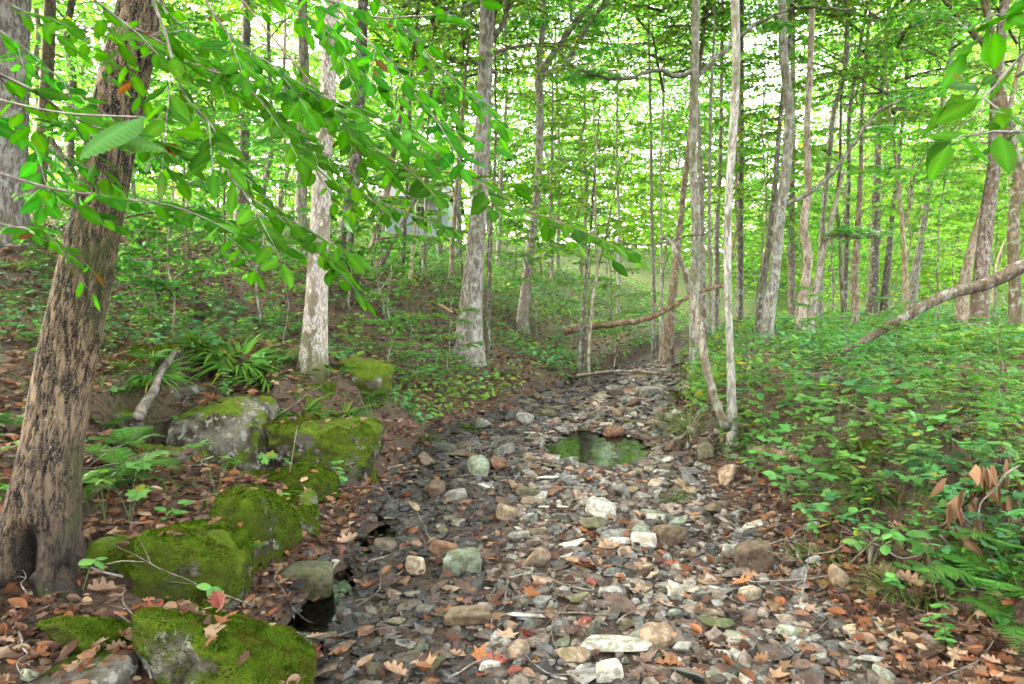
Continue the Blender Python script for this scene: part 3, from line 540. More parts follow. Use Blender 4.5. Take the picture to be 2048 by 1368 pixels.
def tree_px(pts,Y,top,col,lab,crown=None,cz=None,name='tree',mat_='bark',limbs=(),group=None,seg=16,cs=1,amp=.035,flare=.35,nofol=False):
    P,r=trunk_pts(pts,Y,top); n=max(24,min(120,int(np.linalg.norm(P[-1]-P[0])/.14))); Q=crv(P,n); d=np.concatenate([[0],np.cumsum(np.linalg.norm(np.diff(P,axis=0),axis=1))])
    dq=np.concatenate([[0],np.cumsum(np.linalg.norm(np.diff(Q,axis=0),axis=1))]); rq=np.interp(dq/dq[-1],d/d[-1],r); rq=rq*(1+flare*np.exp(-np.maximum(dq-.1,0)/(rq[0]*2.2)))
    root=empty(name,Q[0]); tag(root,lab,'tree',group)
    lum=sum(col[:3])/3; col=tuple(lum+(v-lum)*.6 for v in col[:3])+(col[3],) if mat_=='bark' else col
    b=MB().add(*tube(Q,rq,seg,bark_disp(len(LAND)+P[0][0],amp))); t=b.build('trunk',M[mat_],root,origin=Q[0]); t.color=col
    for (lp,lY) in limbs:
        LP=np.array([at(a,b_,lY+k*.0) for k,(a,b_,_) in enumerate(lp)]); LP=LP+np.array([[0,.15*k,0] for k in range(len(LP))])*0; lr=[w/2/F_PX*lY for *_,w in lp]
        m=24; q=crv(LP,m); q+=rng.normal(0,.006*lY/8,(m,3)); rr=np.interp(np.linspace(0,1,m),np.linspace(0,1,len(lr)),lr)
        l=MB().add(*tube(q,rr,8)).build('branch',M['bark'],root,origin=LP[0]); l.color=(col[0]*.7,col[1]*.7,col[2]*.65,col[3])
        if not nofol:
            fb=MB(); g=np.random.default_rng(int(abs(lp[0][0])))
            for a in (.55,.75,.95): spray(fb,fb,q[int(a*(m-1))],g.uniform(0,6.28),.9,.3,.085,MAP,g,8,.4,cols=gd_)
            fb.build('foliage',[M['leaf'],M['bark']],l,origin=None,smooth=False).location=-Vector(LP[0])
    if crown is not None:
        zc=cz if cz else max(4.5,Q[0][2]+4); k=int(np.argmin(abs(Q[:,2]-zc))); add_part(crown,root,Vector(Q[k])-root.location,rnd.uniform(0,6.28),cs)
    return root
TR=[
 dict(pts=[(1392,-5,18),(1388,200,20),(1386,330,19),(1392,450,22),(1388,600,24),(1392,735,27)],Y=11,top=11,col=(.3,.29,.24,.6),lab='mossy grey trunk standing right where the stream disappears from view',crown=0,cz=6.5,limbs=[([(1386,145,12),(1350,152,10),(1310,140,8),(1240,158,8),(1160,140,6),(1115,100,3)],11),([(1388,160,10),(1440,110,9),(1510,50,8),(1600,15,6),(1700,20,5)],11)]),
 dict(pts=[(1470,-5,16),(1472,130,16),(1466,260,16),(1457,400,15),(1455,550,15),(1460,700,15),(1464,835,20)],Y=6.2,top=8,col=PALE,lab='slim pale trunk, straighter one of the pair on the right bank',crown=0,cz=5.5,seg=20),
 dict(pts=[(1565,-5,18),(1567,110,20),(1578,220,21),(1573,330,22),(1560,430,24),(1550,540,25),(1535,650,28)],Y=12,top=12,col=GREY,lab='tall grey trunk leaning right, long side limb rising from its middle',crown=1,cz=7,limbs=[([(1562,415,10),(1640,370,9),(1700,300,8),(1745,235,7),(1800,200,5),(1850,185,3)],12)]),
 dict(pts=[(1560,240,10),(1545,430,13),(1533,520,14),(1519,612,16)],Y=14,top=10,col=DARK,lab='dark narrow trunk close behind the tall grey leaning trunk',crown=2,cz=7),
 dict(pts=[(1625,10,12),(1620,150,14),(1614,260,15),(1616,380,17),(1607,450,18),(1616,520,20),(1603,625,24)],Y=13,top=12,col=(.4,.3,.22,.2),lab='sunlit slender trunk with pinkish bark and a slight bend',crown=0,cz=7),
 dict(pts=[(1655,470,12),(1640,530,14),(1625,620,16)],Y=13.6,top=4,col=TAN,lab='short pale stem joined beside the sunlit slender trunk, branching right at its top',crown=None,limbs=[([(1648,478,9),(1680,470,8),(1725,474,7),(1785,465,4)],13.5)]),
 dict(pts=[(1696,20,10),(1690,140,11),(1667,225,12),(1655,340,12),(1645,450,13),(1640,600,14)],Y=18,top=14,col=GREY,lab='far grey trunk slanting right behind the sunlit slender trunk',crown=1,cz=9),
 dict(pts=[(1712,140,8),(1698,240,9),(1697,360,9),(1690,600,10)],Y=21,top=13,col=DARK,lab='thin dark far trunk left of the white forked twigs',crown=2,cz=8),
 dict(pts=[(1482,0,12),(1482,250,14),(1480,450,15),(1479,602,16)],Y=19,top=14,col=DARK,lab='dark straight far trunk between the pale pair and the leaning grey trunk',crown=1,cz=9),
 dict(pts=[(1400,300,9),(1403,400,12),(1405,520,13),(1408,640,15)],Y=15,top=10,col=(.3,.24,.22,.05),lab='smooth dead pinkish trunk right behind the mossy grey trunk',crown=None),
 dict(pts=[(1420,280,7),(1419,450,8),(1422,650,10)],Y=14,top=9,col=GREY,lab='thin grey stem just left of the slim pale trunk',crown=0,cz=7),
 dict(pts=[(1445,0,8),(1440,320,10),(1433,450,13),(1432,565,15)],Y=20,top=13,col=GREY,lab='grey far trunk seen just behind the slim pale trunk',crown=2,cz=9),
 dict(pts=[(1586,0,10),(1585,275,13),(1583,450,15),(1584,612,17)],Y=20,top=15,col=RED,lab='pink grey straight far trunk right of the tall leaning trunk',crown=1,cz=9),
 dict(pts=[(1722,330,9),(1717,430,13),(1711,530,14),(1710,612,17)],Y=16,top=10,col=(.3,.2,.13,.2),lab='reddish brown broken topped trunk below the white forked twigs',crown=0,cz=6),
 dict(pts=[(1756,300,14),(1752,400,18),(1749,500,19),(1746,592,22)],Y=22,top=14,col=DARK,lab='dark thick far trunk, left one of two near the thicket',crown=1,cz=9),
 dict(pts=[(1786,420,10),(1778,500,14),(1770,590,17)],Y=22,top=12,col=DARK,lab='dark far trunk leaning right, right one of two near the thicket',crown=2,cz=8),
 dict(pts=[(1793,330,7),(1800,400,9),(1808,500,11),(1811,592,13)],Y=15,top=7,col=(.45,.33,.18,.1),lab='thin golden sunlit trunk forking near its top',crown=0,cz=5,limbs=[([(1808,450,6),(1822,400,6),(1830,350,5),(1850,310,3)],15)]),
 dict(pts=[(1842,480,14),(1830,540,16),(1825,592,18)],Y=20,top=12,col=GREY,lab='grey slanted far trunk right of the thin golden trunk',crown=1,cz=8),
 dict(pts=[(1995,150,24),(1988,330,27),(1978,400,28),(1970,480,32),(1962,570,36)],Y=14,top=13,col=(.24,.165,.125,.1),lab='thick reddish trunk near the right edge of the photo',crown=1,cz=8),
 dict(pts=[(1965,420,14),(1945,490,18),(1928,570,26)],Y=15,top=9,col=(.45,.32,.2,.1),lab='leaning orange brown trunk left of the thick reddish trunk',crown=2,cz=6),
 dict(pts=[(2000,170,20),(2022,290,24),(2040,350,26),(2026,450,24),(2030,560,25),(2031,645,28)],Y=10,top=9,col=(.22,.16,.09,.5),lab='curved mossy brown trunk at the far right edge',crown=0,cz=6,limbs=[([(2000,170,16),(1985,115,14),(1950,70,12),(1905,20,8),(1880,-10,7)],10)]),
 dict(pts=[(975,-5,34),(970,150,34),(962,350,38),(951,500,44),(941,640,48),(937,740,54)],Y=11.2,top=14,col=(.26,.235,.205,.15),lab='large straight grey brown trunk standing in the middle of the photo',crown=1,cz=8.5,seg=40,amp=.035,name='tree',flare=.35,limbs=[([(990,70,12),(1005,50,11),(1015,20,9),(1022,-10,9)],11.2)]),
 dict(pts=[(1087,-5,13),(1084,70,14),(1077,140,17),(1080,220,17),(1077,350,18),(1067,450,20),(1055,540,23),(1045,640,27)],Y=15,top=13,col=(.33,.29,.25,.2),lab='forked grey tree with three rising limbs right of the middle trunk',crown=2,cz=9,limbs=[([(1079,165,15),(1096,125,14),(1140,60,13),(1195,-5,10)],15),([(1075,155,9),(1130,130,10),(1160,80,10),(1190,30,9),(1225,-5,7)],13.5),([(1140,0,5),(1143,45,5)],15)]),
 dict(pts=[(1003,330,9),(1000,450,12),(997,520,13),(994,580,15)],Y=25,top=16,col=PALE,lab='pale far trunk between the middle trunk and the forked tree',crown=1,cz=10),
 dict(pts=[(722,120,26),(712,300,30),(700,400,33),(688,500,37),(679,545,44)],Y=12.5,top=12,col=(.17,.14,.12,.2),lab='dark furrowed trunk leaning right just behind the pale barked tree',crown=1,cz=8,seg=30,amp=.05),
 dict(pts=[(607,120,24),(607,250,26),(603,400,27),(600,535,31)],Y=13.5,top=13,col=(.4,.35,.29,.3),lab='pale mottled trunk left of the pale barked tree, farther back',crown=2,cz=8),
 dict(pts=[(493,60,20),(490,150,22),(488,300,25),(482,455,30)],Y=19,top=15,col=(.25,.22,.2,.1),lab='straight grey furrowed trunk up the slope right of the leaning tree',crown=1,cz=9,seg=24),
 dict(pts=[(25,-10,62),(22,150,62),(18,300,64),(10,480,70)],Y=9.5,top=12,col=(.27,.23,.23,.1),lab='broad grey trunk cut off by the left edge of the photo',crown=1,cz=8,seg=44,amp=.04),
 dict(pts=[(98,60,26),(92,180,28),(82,300,30),(72,395,36)],Y=14,top=12,col=(.3,.22,.15,.4),lab='brown trunk between the left edge trunk and the leaning tree',crown=2,cz=8),
 dict(pts=[(912,390,10),(906,470,11),(901,580,12)],Y=16,top=9,col=(.4,.3,.18,.2),lab='thin sunlit stem left of the middle trunk',crown=0,cz=6),
 dict(pts=[(918,370,12),(917,450,14),(916,520,16)],Y=26,top=15,col=(.35,.34,.35,.1),lab='blue grey far trunk directly left of the middle trunk',crown=1,cz=9),
 dict(pts=[(792,280,12),(772,390,15),(757,450,17),(744,515,22)],Y=17,top=10,col=(.33,.26,.17,.4),lab='leaning brown trunk just left of the grey house',crown=0,cz=6.5),
 dict(pts=[(818,280,8),(812,400,9),(805,535,11)],Y=15,top=9,col=DARK,lab='thin dark mossy stem in front of the grey house',crown=2,cz=7),
 dict(pts=[(835,390,6),(829,470,7),(820,560,9)],Y=14,top=6,col=(.5,.4,.22,.1),lab='thin yellowish sunlit stem right of the dark mossy stem',crown=None),
 dict(pts=[(856,260,6),(852,400,8),(848,540,9)],Y=16,top=9,col=GREY,lab='thin grey stem at the right corner of the house',crown=0,cz=6),
 dict(pts=[(881,300,9),(878,390,10),(879,480,11)],Y=24,top=13,col=GREY,lab='grey far trunk right of the house',crown=1,cz=8),
 dict(pts=[(862,335,6),(830,400,8),(790,475,9),(742,568,11)],Y=13,top=4.2,col=(.25,.18,.13,.2),lab='thin sapling leaning strongly right, crossing in front of the house',crown=None),
 dict(pts=[(772,400,6),(765,480,7),(755,570,9)],Y=13.4,top=5.5,col=(.3,.22,.17,.1),lab='thin upright stem rising from beside the leaning sapling foot',crown=None),
 dict(pts=[(984,430,7),(980,540,8),(977,650,9)],Y=12,top=7,col=DARK,lab='thin brown stem right of the middle trunk base',crown=0,cz=5.2),
 dict(pts=[(1180,480,6),(1172,560,7),(1160,700,9)],Y=12.5,top=5,col=DARK,lab='slim dark sapling rising beside the left end of the curved fallen trunk',crown=None),
 dict(pts=[(1196,540,5),(1180,620,5),(1168,700,6)],Y=12.7,top=4,col=DARK,lab='slimmest stem right of the slim dark sapling',crown=None),
 dict(pts=[(1104,500,8),(1104,550,8),(1104,600,9)],Y=24,top=9,col=RED,lab='short reddish far stem right of the forked tree',crown=0,cz=7),
 dict(pts=[(1117,400,8),(1116,500,9),(1116,572,10)],Y=30,top=14,col=PALE,lab='pale blue grey far trunk right of the forked tree',crown=1,cz=9),
 dict(pts=[(1238,440,7),(1238,520,7),(1237,600,8)],Y=22,top=10,col=PALE,lab='thin bright far stem in the centre of the clearing',crown=2,cz=8),
 dict(pts=[(1362,430,14),(1352,530,17),(1343,610,20),(1335,675,28)],Y=15.5,top=10,col=(.33,.22,.13,.3),lab='leaning brown trunk with a sunlit foot left of the mossy grey trunk',crown=0,cz=7),
 dict(pts=[(1322,440,6),(1323,560,7),(1322,665,8)],Y=16,top=8,col=PALE,lab='thin pale stem left of the leaning brown trunk',crown=2,cz=6),
 dict(pts=[(1303,420,8),(1306,520,9),(1308,610,10)],Y=18,top=10,col=GREY,lab='grey stem behind the right end of the curved fallen trunk',crown=1,cz=8),
]
for t in TR:
    t=dict(t); c=t.pop('crown',None); tree_px(crown=CRN[c] if c is not None else None,group='trees of the wood',**t); USED[t['lab'].lower()]=1
# pale barked tree on the ledge
tree_px([(668,-5,28),(658,120,30),(655,220,32),(645,330,35),(640,450,39),(635,560,43),(629,670,49),(622,750,54)],6.5,8,(1,1,1,0),'pale barked tree with olive lichen patches standing on the mossy rock ledge',CRN[0],5.6,mat_='pale',seg=44,amp=.03,flare=.3)
# the leaning furrowed tree in the foreground
def near_tree():
    Y=2.95; px=[(292,-60,96),(270,60,104),(250,150,112),(220,300,115),(192,450,118),(166,570,126),(141,684,134),(116,820,142),(98,930,152),(88,1020,164),(80,1110,180),(76,1215,200)]
    P=np.array([at(a,b,Y+.1*(1-b/1200)) for a,b,_ in px])[::-1]; r=np.array([w/2/F_PX*Y*.77 for *_,w in px])[::-1]
    for q in range(5): P=np.vstack([P,P[-1]+np.array([.09+.02*q,.1,.8])]); r=np.append(r,r[-1]*.9)
    n=420; Q=crv(P,n); u=np.linspace(0,1,n); ulen=np.concatenate([[0],np.cumsum(np.linalg.norm(np.diff(P,axis=0),axis=1))]); uq=np.concatenate([[0],np.cumsum(np.linalg.norm(np.diff(Q,axis=0),axis=1))]); rq=np.interp(uq/uq[-1],ulen/ulen[-1],r)
    store={}
    def disp(a,s,rr):
        sh=a.shape; ca,sa=np.cos(a).ravel(),np.sin(a).ravel(); z=s.ravel()
        wv=fbm(np.stack([ca*2,sa*2,z*2.5],1),3)*.5
        rid=1-np.abs(fbm(np.stack([ca*11+wv,sa*11+wv,z*13+wv*3],1),2))*4.2; rid2=1-np.abs(fbm(np.stack([ca*24,sa*24,z*26],1),2))*3.2
        g=1-np.clip(.62*rid+.38*rid2,0,1); g=np.clip(g*1.35,0,1); store['g']=g
        low=fbm(np.stack([ca*1.1,sa*1.1,z*1.6],1),3)
        zl=np.clip(1-z/.75,0,1)**1.6; ang=a.ravel()
        # root lobes and the dark hollow at the base
        X=np.array(store['ax']); w=store['W'] if 'W' in store else None
        lob=.34*np.cos(ang*3+.6)*zl+.12*np.cos(ang*7+1.2)*zl+.35*zl
        d=1+.075*(g-.6)+.09*low+lob
        # outward directions: find the side that looks at the camera-left
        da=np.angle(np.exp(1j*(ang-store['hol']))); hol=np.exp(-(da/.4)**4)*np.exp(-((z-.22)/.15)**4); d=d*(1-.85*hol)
        da=np.angle(np.exp(1j*(ang-store['hol']-1.0))); h2=np.exp(-(da/.22)**2)*np.exp(-((z-.14)/.09)**2); d=d*(1-.5*h2); store['g']=np.clip(store['g']*(1-.95*hol)*(1-.8*h2),0,1); return d.reshape(sh)  # hollow's tint darkened as well, painting in the shade of the recess
    T=norm(np.gradient(Q,axis=0))[0]; uu=np.cross(T,[1,0,0]) if abs(T[2])>=.8 else np.cross(T,[0,0,1]); uu/=np.linalg.norm(uu); ww=np.cross(T,uu)
    tgt=norm(np.array([.12,-1,0])); store['hol']=math.atan2(tgt@ww,tgt@uu); store['ax']=0
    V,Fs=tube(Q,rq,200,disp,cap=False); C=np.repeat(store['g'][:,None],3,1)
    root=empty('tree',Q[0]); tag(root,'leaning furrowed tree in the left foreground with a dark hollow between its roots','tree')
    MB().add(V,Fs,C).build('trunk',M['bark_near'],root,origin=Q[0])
    # spreading roots
    for dx,dy,L,rr in ((-.55,-.12,.5,.07),(-.32,-.42,.45,.05),(.3,-.12,.3,.06)):
        b0=Q[0]+np.array([dx*.25,dy*.3,.18]); b1=Q[0]+np.array([dx*.7,dy*.7,.06]); e=Q[0]+np.array([dx*1.3,dy*1.3,0]); e[2]=h1(e[0],e[1])-.04
        q=crv([b0,b1,e],30); MB().add(*tube(q,np.linspace(rr*1.3,.012,30),24,bark_disp(dx*9,.12,9)),C=(.6,.6,.6)).build('root',M['bark_near'],root,origin=Q[0])
    # burl on the right side near the top
    V,Fs=rock(4,77,noise=.25,sharp=5); MB().add(V*np.array([.06,.05,.09])+at(312,95,2.95),Fs,(.5,.5,.5)).build('burl',M['bark_near'],root,origin=Q[0])
    return root
near=near_tree()
# ---------------------------------------------------------------- overhanging branches with large pleated leaves
def leafy(parent,pts,ls,leafN,g,r0=.0042,wood='twig',tw=6,twl=.3,brown=0.02,base_origin=None):
    """pts: (px,py,Y). one branch mesh + one foliage part under it"""
    P=np.array([at(*p) for p in pts]); n=40; Q=crv(P,n); Q+=np.cumsum(g.normal(0,.0016,(n,3)),0)*np.linspace(0,1,n)[:,None]
    b=MB().add(*tube(Q,np.linspace(r0,r0*.25,n),6)); lb=MB(); pos=[];dr=[];sz=[]
    L=np.linalg.norm(np.diff(Q,axis=0),axis=1).sum()
    def leaves(c,m,t0):
        for k in range(m):
            t=t0+(1-t0)*(k+.5)/m; i=t*(len(c)-1); ii=min(int(i),len(c)-2); p=c[ii]+(c[ii+1]-c[ii])*(i-ii); e=norm(c[ii+1]-c[ii]); s=np.cross(e,[0,0,1]); s=s/max(np.linalg.norm(s),1e-6)
            d=norm(e*.75+s*(1 if k%2 else -1)*.8+g.normal(0,.22,3)+np.array([0,0,-.14])); pos.append(p); dr.append(d); sz.append(ls*g.uniform(.65,1.15)*(1-.25*abs(t-.5)))
        pos.append(c[-1]); dr.append(norm(c[-1]-c[-3]+np.array([0,0,-.01]))); sz.append(ls*.9)
    leaves(Q,leafN,.1)
    for k in range(tw):
        i=int((.12+.8*k/tw)*(n-1)); e=norm(Q[i+1]-Q[i]); s=np.cross(e,[0,0,1]); s/=max(np.linalg.norm(s),1e-6); d=norm(e*.8+s*(1 if k%2 else -1)*g.uniform(.5,1)+np.array([0,0,g.uniform(-.25,.1)]))
        l=twl*g.uniform(.6,1.2); c=Q[i]+d*np.linspace(0,l,10)[:,None]-np.array([0,0,.1*l])*np.linspace(0,1,10)[:,None]**2; b.add(*tube(c,np.linspace(r0*.45,r0*.2,10),5)); leaves(c,int(leafN*.6*l/twl)+2,.15)
    pos=np.array(pos);dr=np.array(dr);N=len(pos); 
    tocam=norm(CAM[None]-pos); nr=norm(np.array([0,-.3,1.])+g.normal(0,.4,(N,3)))
    col=green(N,(.022,.13,.006),(.07,.25,.012),0,g); m=g.random(N)<brown*.5*(parent is near); col[m]=(.14,.06,.02)
    place(HORN,pos+dr*.008,dr,nr,np.array(sz),lb,col)
    o=b.build('branch',M[wood],parent,origin=P[0]); l=lb.build('foliage',M['leaf_near'],o,origin=None,smooth=True); l.location=-Vector(P[0]); return o
g=np.random.default_rng(5)
BR=[([(560,-60,2.3),(665,10,2.3),(725,65,2.25),(785,120,2.2),(885,230,2.2),(995,275,2.1)],0.085,12,6,.32),
 ([(450,-40,2.5),(605,145,2.5),(710,260,2.5),(820,335,2.5),(930,345,2.4),(1050,410,2.3),(1115,440,2.3),(1225,515,2.2)],0.085,17,8,.32),
 ([(290,-40,1.9),(330,65,1.9),(365,180,1.9),(425,250,1.9),(465,350,1.85),(540,410,1.85),(600,440,1.85),(690,520,1.85)],0.081,14,8,.28),
 ([(-40,335,1.8),(120,380,1.8),(250,398,1.8),(350,415,1.8),(470,470,1.9),(560,500,2.0)],0.077,10,5,.22),
 ([(-60,120,1.5),(60,180,1.6),(150,235,1.7),(260,260,1.8),(350,300,1.9)],0.081,10,5,.24),
 ([(380,-60,2.1),(450,60,2.1),(540,130,2.1),(640,190,2.1),(760,240,2.1),(860,330,2.1)],0.085,15,8,.35),
 ([(120,-60,2.0),(240,40,2.1),(340,110,2.1),(470,160,2.1),(560,250,2.1),(640,330,2.1)],0.081,14,7,.32),
 ([(700,-60,2.6),(780,20,2.6),(860,110,2.6),(930,170,2.6),(1000,240,2.6)],0.077,12,6,.3),
 ([(-40,-30,2.3),(60,30,2.3),(170,60,2.4),(280,80,2.5),(400,60,2.6)],0.077,12,6,.3),
 ([(-60,430,1.9),(20,455,1.9),(90,480,1.9),(180,600,2.0)],0.063,7,3,.18),
 ([(520,230,2.9),(640,300,2.9),(730,390,3.0),(820,430,3.0),(900,460,3.0)],0.081,12,6,.3),
  ([(240,40,2.4),(370,110,2.4),(480,160,2.4),(600,210,2.4),(700,240,2.4)],0.077,14,7,.28),
 ([(560,-70,1.9),(640,-10,1.9),(740,30,1.9),(860,20,1.9),(960,-20,1.9)],0.067,8,4,.22),
 ([(-60,20,2.6),(40,90,2.6),(120,160,2.6),(210,230,2.6),(290,300,2.6)],0.080,12,6,.3),
 ([(-60,180,2.2),(20,250,2.2),(90,300,2.2),(150,390,2.2)],0.076,10,6,.24),
 ([(380,-70,2.8),(500,-20,2.8),(620,40,2.8),(700,130,2.8),(790,200,2.8)],0.084,14,7,.32),
 ([(260,-80,2.9),(330,20,2.9),(420,90,2.9),(520,130,2.9),(600,230,3.0)],0.084,14,7,.32)]
for pts,ls,nl_,tw,twl in BR: leafy(near,pts,ls,nl_,g,tw=tw,twl=twl,wood='pinktwig' if pts[0][0] in (450,) else 'twig')
# two big close leaves and the spray entering from the right
rb=empty('leafy_branch',at(2080,120,1.5)); tag(rb,'leafy twig with large green leaves hanging in from the upper right edge','branch')
for pts,ls,nl_,tw,twl in [([(2140,60,1.5),(2060,95,1.45),(1990,170,1.4),(1960,215,1.35),(1900,270,1.3)],.085,6,3,.12),([(2120,250,1.35),(2050,262,1.3),(1960,262,1.25),(1900,272,1.22)],.09,5,1,.08),([(2110,-40,1.3),(2040,20,1.3),(1990,50,1.3)],.08,4,2,.08)]:
    leafy(rb,pts,ls,nl_,g,tw=tw,twl=twl,r0=.004)
cl=MB(); P=np.array([at(270,228,.95),at(352,232,.95)]); D=norm(np.array([at(120,300,.86)-P[0],at(430,250,.95)-at(250,228,.95)])); place(HORN,np.array([at(290,235,.93),at(180,270,.0+.93)]),D*np.array([[1],[1]]),norm(np.array([[0.1,-.55,1],[.0,-.6,1]])),np.array([.11,.1]),cl,np.array([[.1,.27,.07],[.1,.26,.06]]))
cb=MB().add(*tube(crv([at(-40,190,1.0),at(120,225,.95),at(290,235,.93)],12),.0015,5)); o=cb.build('branch',M['twig'],near,origin=at(-40,190,1.0)); l=cl.build('foliage',M['leaf_near'],o); l.location=-Vector(at(-40,190,1.0))
# ---------------------------------------------------------------- saplings and understorey
def sapling(x,y,k,sc,lab,group='understorey saplings',name='sapling'):
    z=h1(x,y); r=empty(name,(x,y,z)); r.rotation_euler=(rnd.uniform(-.06,.06),rnd.uniform(-.06,.06),rnd.uniform(0,6.28)); r.scale=(sc,)*3
    s=add_part(SAP[k][0],r); s.color=rnd.choice([GREY,DARK,PALE,TAN]); add_part(SAP[k][1],r); tag(r,lab,'sapling',group); return r
KN=['layered maple sapling','tall bright green sapling','small elliptic leaved sapling','large airy maple sapling','knee high maple seedling']
pl_=[]; tries=0
while len(pl_)<74 and tries<9000:
    tries+=1; y=8+rnd.random()**.8*30; x=rnd.uniform(-.62,.78)*y*1.05; c=float(np.interp(y,YC,XC)); w=float(np.interp(y,YC,HW))
    if abs(x-c)<w+.5 or any((x-a)**2+(y-b)**2<1.5 for a,b in pl_): continue
    p=proj((x,y,h1(x,y)+1.2)); 
    if 560<p[0]<1010 and y<13: continue
    if x<0 and y<11 or x>1 and y<13.5: continue
    if 1000<p[0]<1400 and y<15: continue
    if abs(x+.155*y)<1.5 and y<34: continue
    pl_.append((x,y)); k=rnd.choice([0,1,3,3,1,0,1 if x>1 else 2]) if y>11 else rnd.choice([0,2,2,4]); sc=rnd.uniform(.8,1.25)
    sapling(x,y,k,sc,label_for((x,y,h1(x,y)+2),KN[k]+('' if y<18 else ' far back'),0))
for px,py,Y,k,sc in [(300,600,7.5,2,.8),(350,640,7,4,1),(520,560,9,2,.9),(200,560,6.5,4,1.1),(440,560,10,0,.8),(380,520,11,0,.9),(1180,700,12.3,3,.9),(1090,640,13,0,.8),(860,560,15,4,1.3),(700,560,11,4,1.3),(1230,690,13.5,2,.9),(780,640,11,4,1.2),(1500,760,7,4,0.32),(1620,700,8.5,4,0.45),(1700,760,6.5,4,0.34),(1780,720,7.5,4,0.36),(1850,800,5.5,4,0.27),(1990,800,5,4,0.32),(1600,830,6,4,0.23),(1730,860,5.2,4,0.23),(1420,780,8.5,4,0.27),(1960,860,4.4,4,0.23),(2010,930,3.9,4,0.20),(880,700,9.5,4,.6),(830,740,8.5,4,.5),(760,700,8.5,4,.7),(560,700,7.5,4,.5),(300,720,6.8,4,.5)]:
    p=at(px,py,Y); sapling(p[0],Y,k,sc,label_for((p[0],Y,h1(p[0],Y)+1),KN[k],0))
# ---------------------------------------------------------------- trees farther back
spots=[]; tries=0
while len(spots)<68 and tries<9000:
    tries+=1; y=19+rnd.random()**.9*62; x=rnd.uniform(-.75,.8)*y; c=float(np.interp(y,YC,XC))
    if (y<28 and x<c and False) or abs(x-c)<1.5 or any((x-a)**2+(y-b)**2<5 for a,b in spots): continue
    if abs(x+.155*y)<3.2 and y<37: continue
    spots.append((x,y))
TM=[]
for k in range(5):
    gg=np.random.default_rng(90+k); n=16; t=np.linspace(0,1,n); P=np.stack([np.cumsum(gg.normal(0,.16,n)),np.cumsum(gg.normal(0,.16,n)),t*17-.3],1); P[:2,:2]=P[0,:2]=0
    TM.append(proto(MB().add(*tube(crv(P,50),np.interp(np.linspace(0,1,50),[0,.04,1],[.15,.11,.03]),12,bark_disp(k,.05))),'trunk',M['bark'],True))
cn_={str(GREY):'grey',str(DARK):'dark',str(PALE):'pale',str(RED):'pinkish',str(TAN):'tan'}
for x,y in spots:
    r=empty('tree',(x,y,h1(x,y))); r.rotation_euler=(rnd.uniform(-.05,.05),rnd.uniform(-.06,.06),rnd.uniform(0,6.28)); s=rnd.uniform(.75,1.15); col=rnd.choice([GREY,DARK,PALE,RED,TAN]); th=rnd.uniform(.5,1.2)
    add_part(rnd.choice(TM),r,sc=(th,th,s),col=col); add_part(rnd.choice(FAR if y>30 else CRN+FAR),r,(0,0,rnd.uniform(3.5,6)*s),rnd.uniform(0,6.28),s)
    tag(r,label_for((x,y,h1(x,y)+3),f"{'distant' if y>45 else 'far'} {'slim' if th<.8 else 'stout'} {cn_[str(col)]} tree",0),'tree','trees of the wood')
# ---------------------------------------------------------------- added shading leaves overhead, then far leaf masses nobody could count
def mass(name,lab,boxes,ls,T=RH,cols=gd_):
    mb=MB()
    for (x0,x1,y0,y1,z0,z1,nc,per,rad) in boxes:
        c=rng.uniform([x0,y0,z0],[x1,y1,z1],(nc,3)); p=np.repeat(c,per,0)+rng.normal(0,1,(nc*per,3))*np.array([rad,rad,rad*.35]); n=len(p); a=rng.uniform(0,6.28,n)
        if name!='shade_canopy': p[:,2]=np.maximum(p[:,2],0)+H(p[:,0],p[:,1])
        ok=~((np.abs(p[:,0]+.155*p[:,1])<.055*p[:,1])&(p[:,1]<36.5)&(p[:,2]>H(p[:,0],p[:,1])+.5)) if name!='shade_canopy' else np.ones(n,bool); p=p[ok]; a=a[ok]; n=len(p)
        place(T,p,np.stack([np.cos(a),np.sin(a),rng.normal(-.2,.3,n)],1),norm(np.array([0,0,1])+rng.normal(0,.45,(n,3))),ls*rng.uniform(.7,1.3,n),mb,cols(n))
    o=mb.build(name,M['leaf'],smooth=False); tag(o,lab,kind='stuff'); return o
mass('shade_canopy','unseen leaf clumps added on the sun side to shade the stream',[(-18,-3,1,12,9.5,13.5,400,170,1.0),(-12,3,-8,3,8,11,90,170,1.0)],.28)  # out of view, added to keep direct sun off the foreground
mass('distant_foliage','sunlit leaf mass of the wood far behind the trunks',[(-75,85,62,105,1,20,1150,45,2.2),(-50,60,40,66,.3,5,520,45,1.5)],.6,cols=gy_)
mass('far_understorey','low leafy growth between the far trunks',[(-28,34,22,60,.2,2.6,420,70,.9)],.16,T=RH,cols=gy_)
# ---------------------------------------------------------------- leaf litter
LC=np.array([(.28,.12,.05),(.22,.095,.045),(.19,.105,.06),(.25,.16,.09),(.36,.25,.15),(.12,.065,.04),(.33,.18,.085),(.14,.08,.06),(.09,.052,.033),(.3,.19,.12)])
lb=MB(); N_=80000; r_=rng.random(N_); y=2+rng.random(N_)**1.5*20; x=rng.uniform(-.85,.8,N_)*(y+.8)
c=np.interp(y,YC,XC); w=np.interp(y,YC,HW); dl=c-w-x; dr=x-c-w; d=np.maximum(dl,dr)
pk=np.where(d<0,np.clip(.03+.25*n2(x,y,1.2,3,12),.004,.22),1)*np.where((dr>.5),.45,1)*np.where(d>0,np.clip(.95+n2(x,y,1.6,3,61)*1.1,.25,1),1); keep=(rng.random(N_)<pk)&~((((x-.9)/.46)**2+((y-7.2)/.83)**2)<1); x=x[keep];y=y[keep]; n_=len(x)
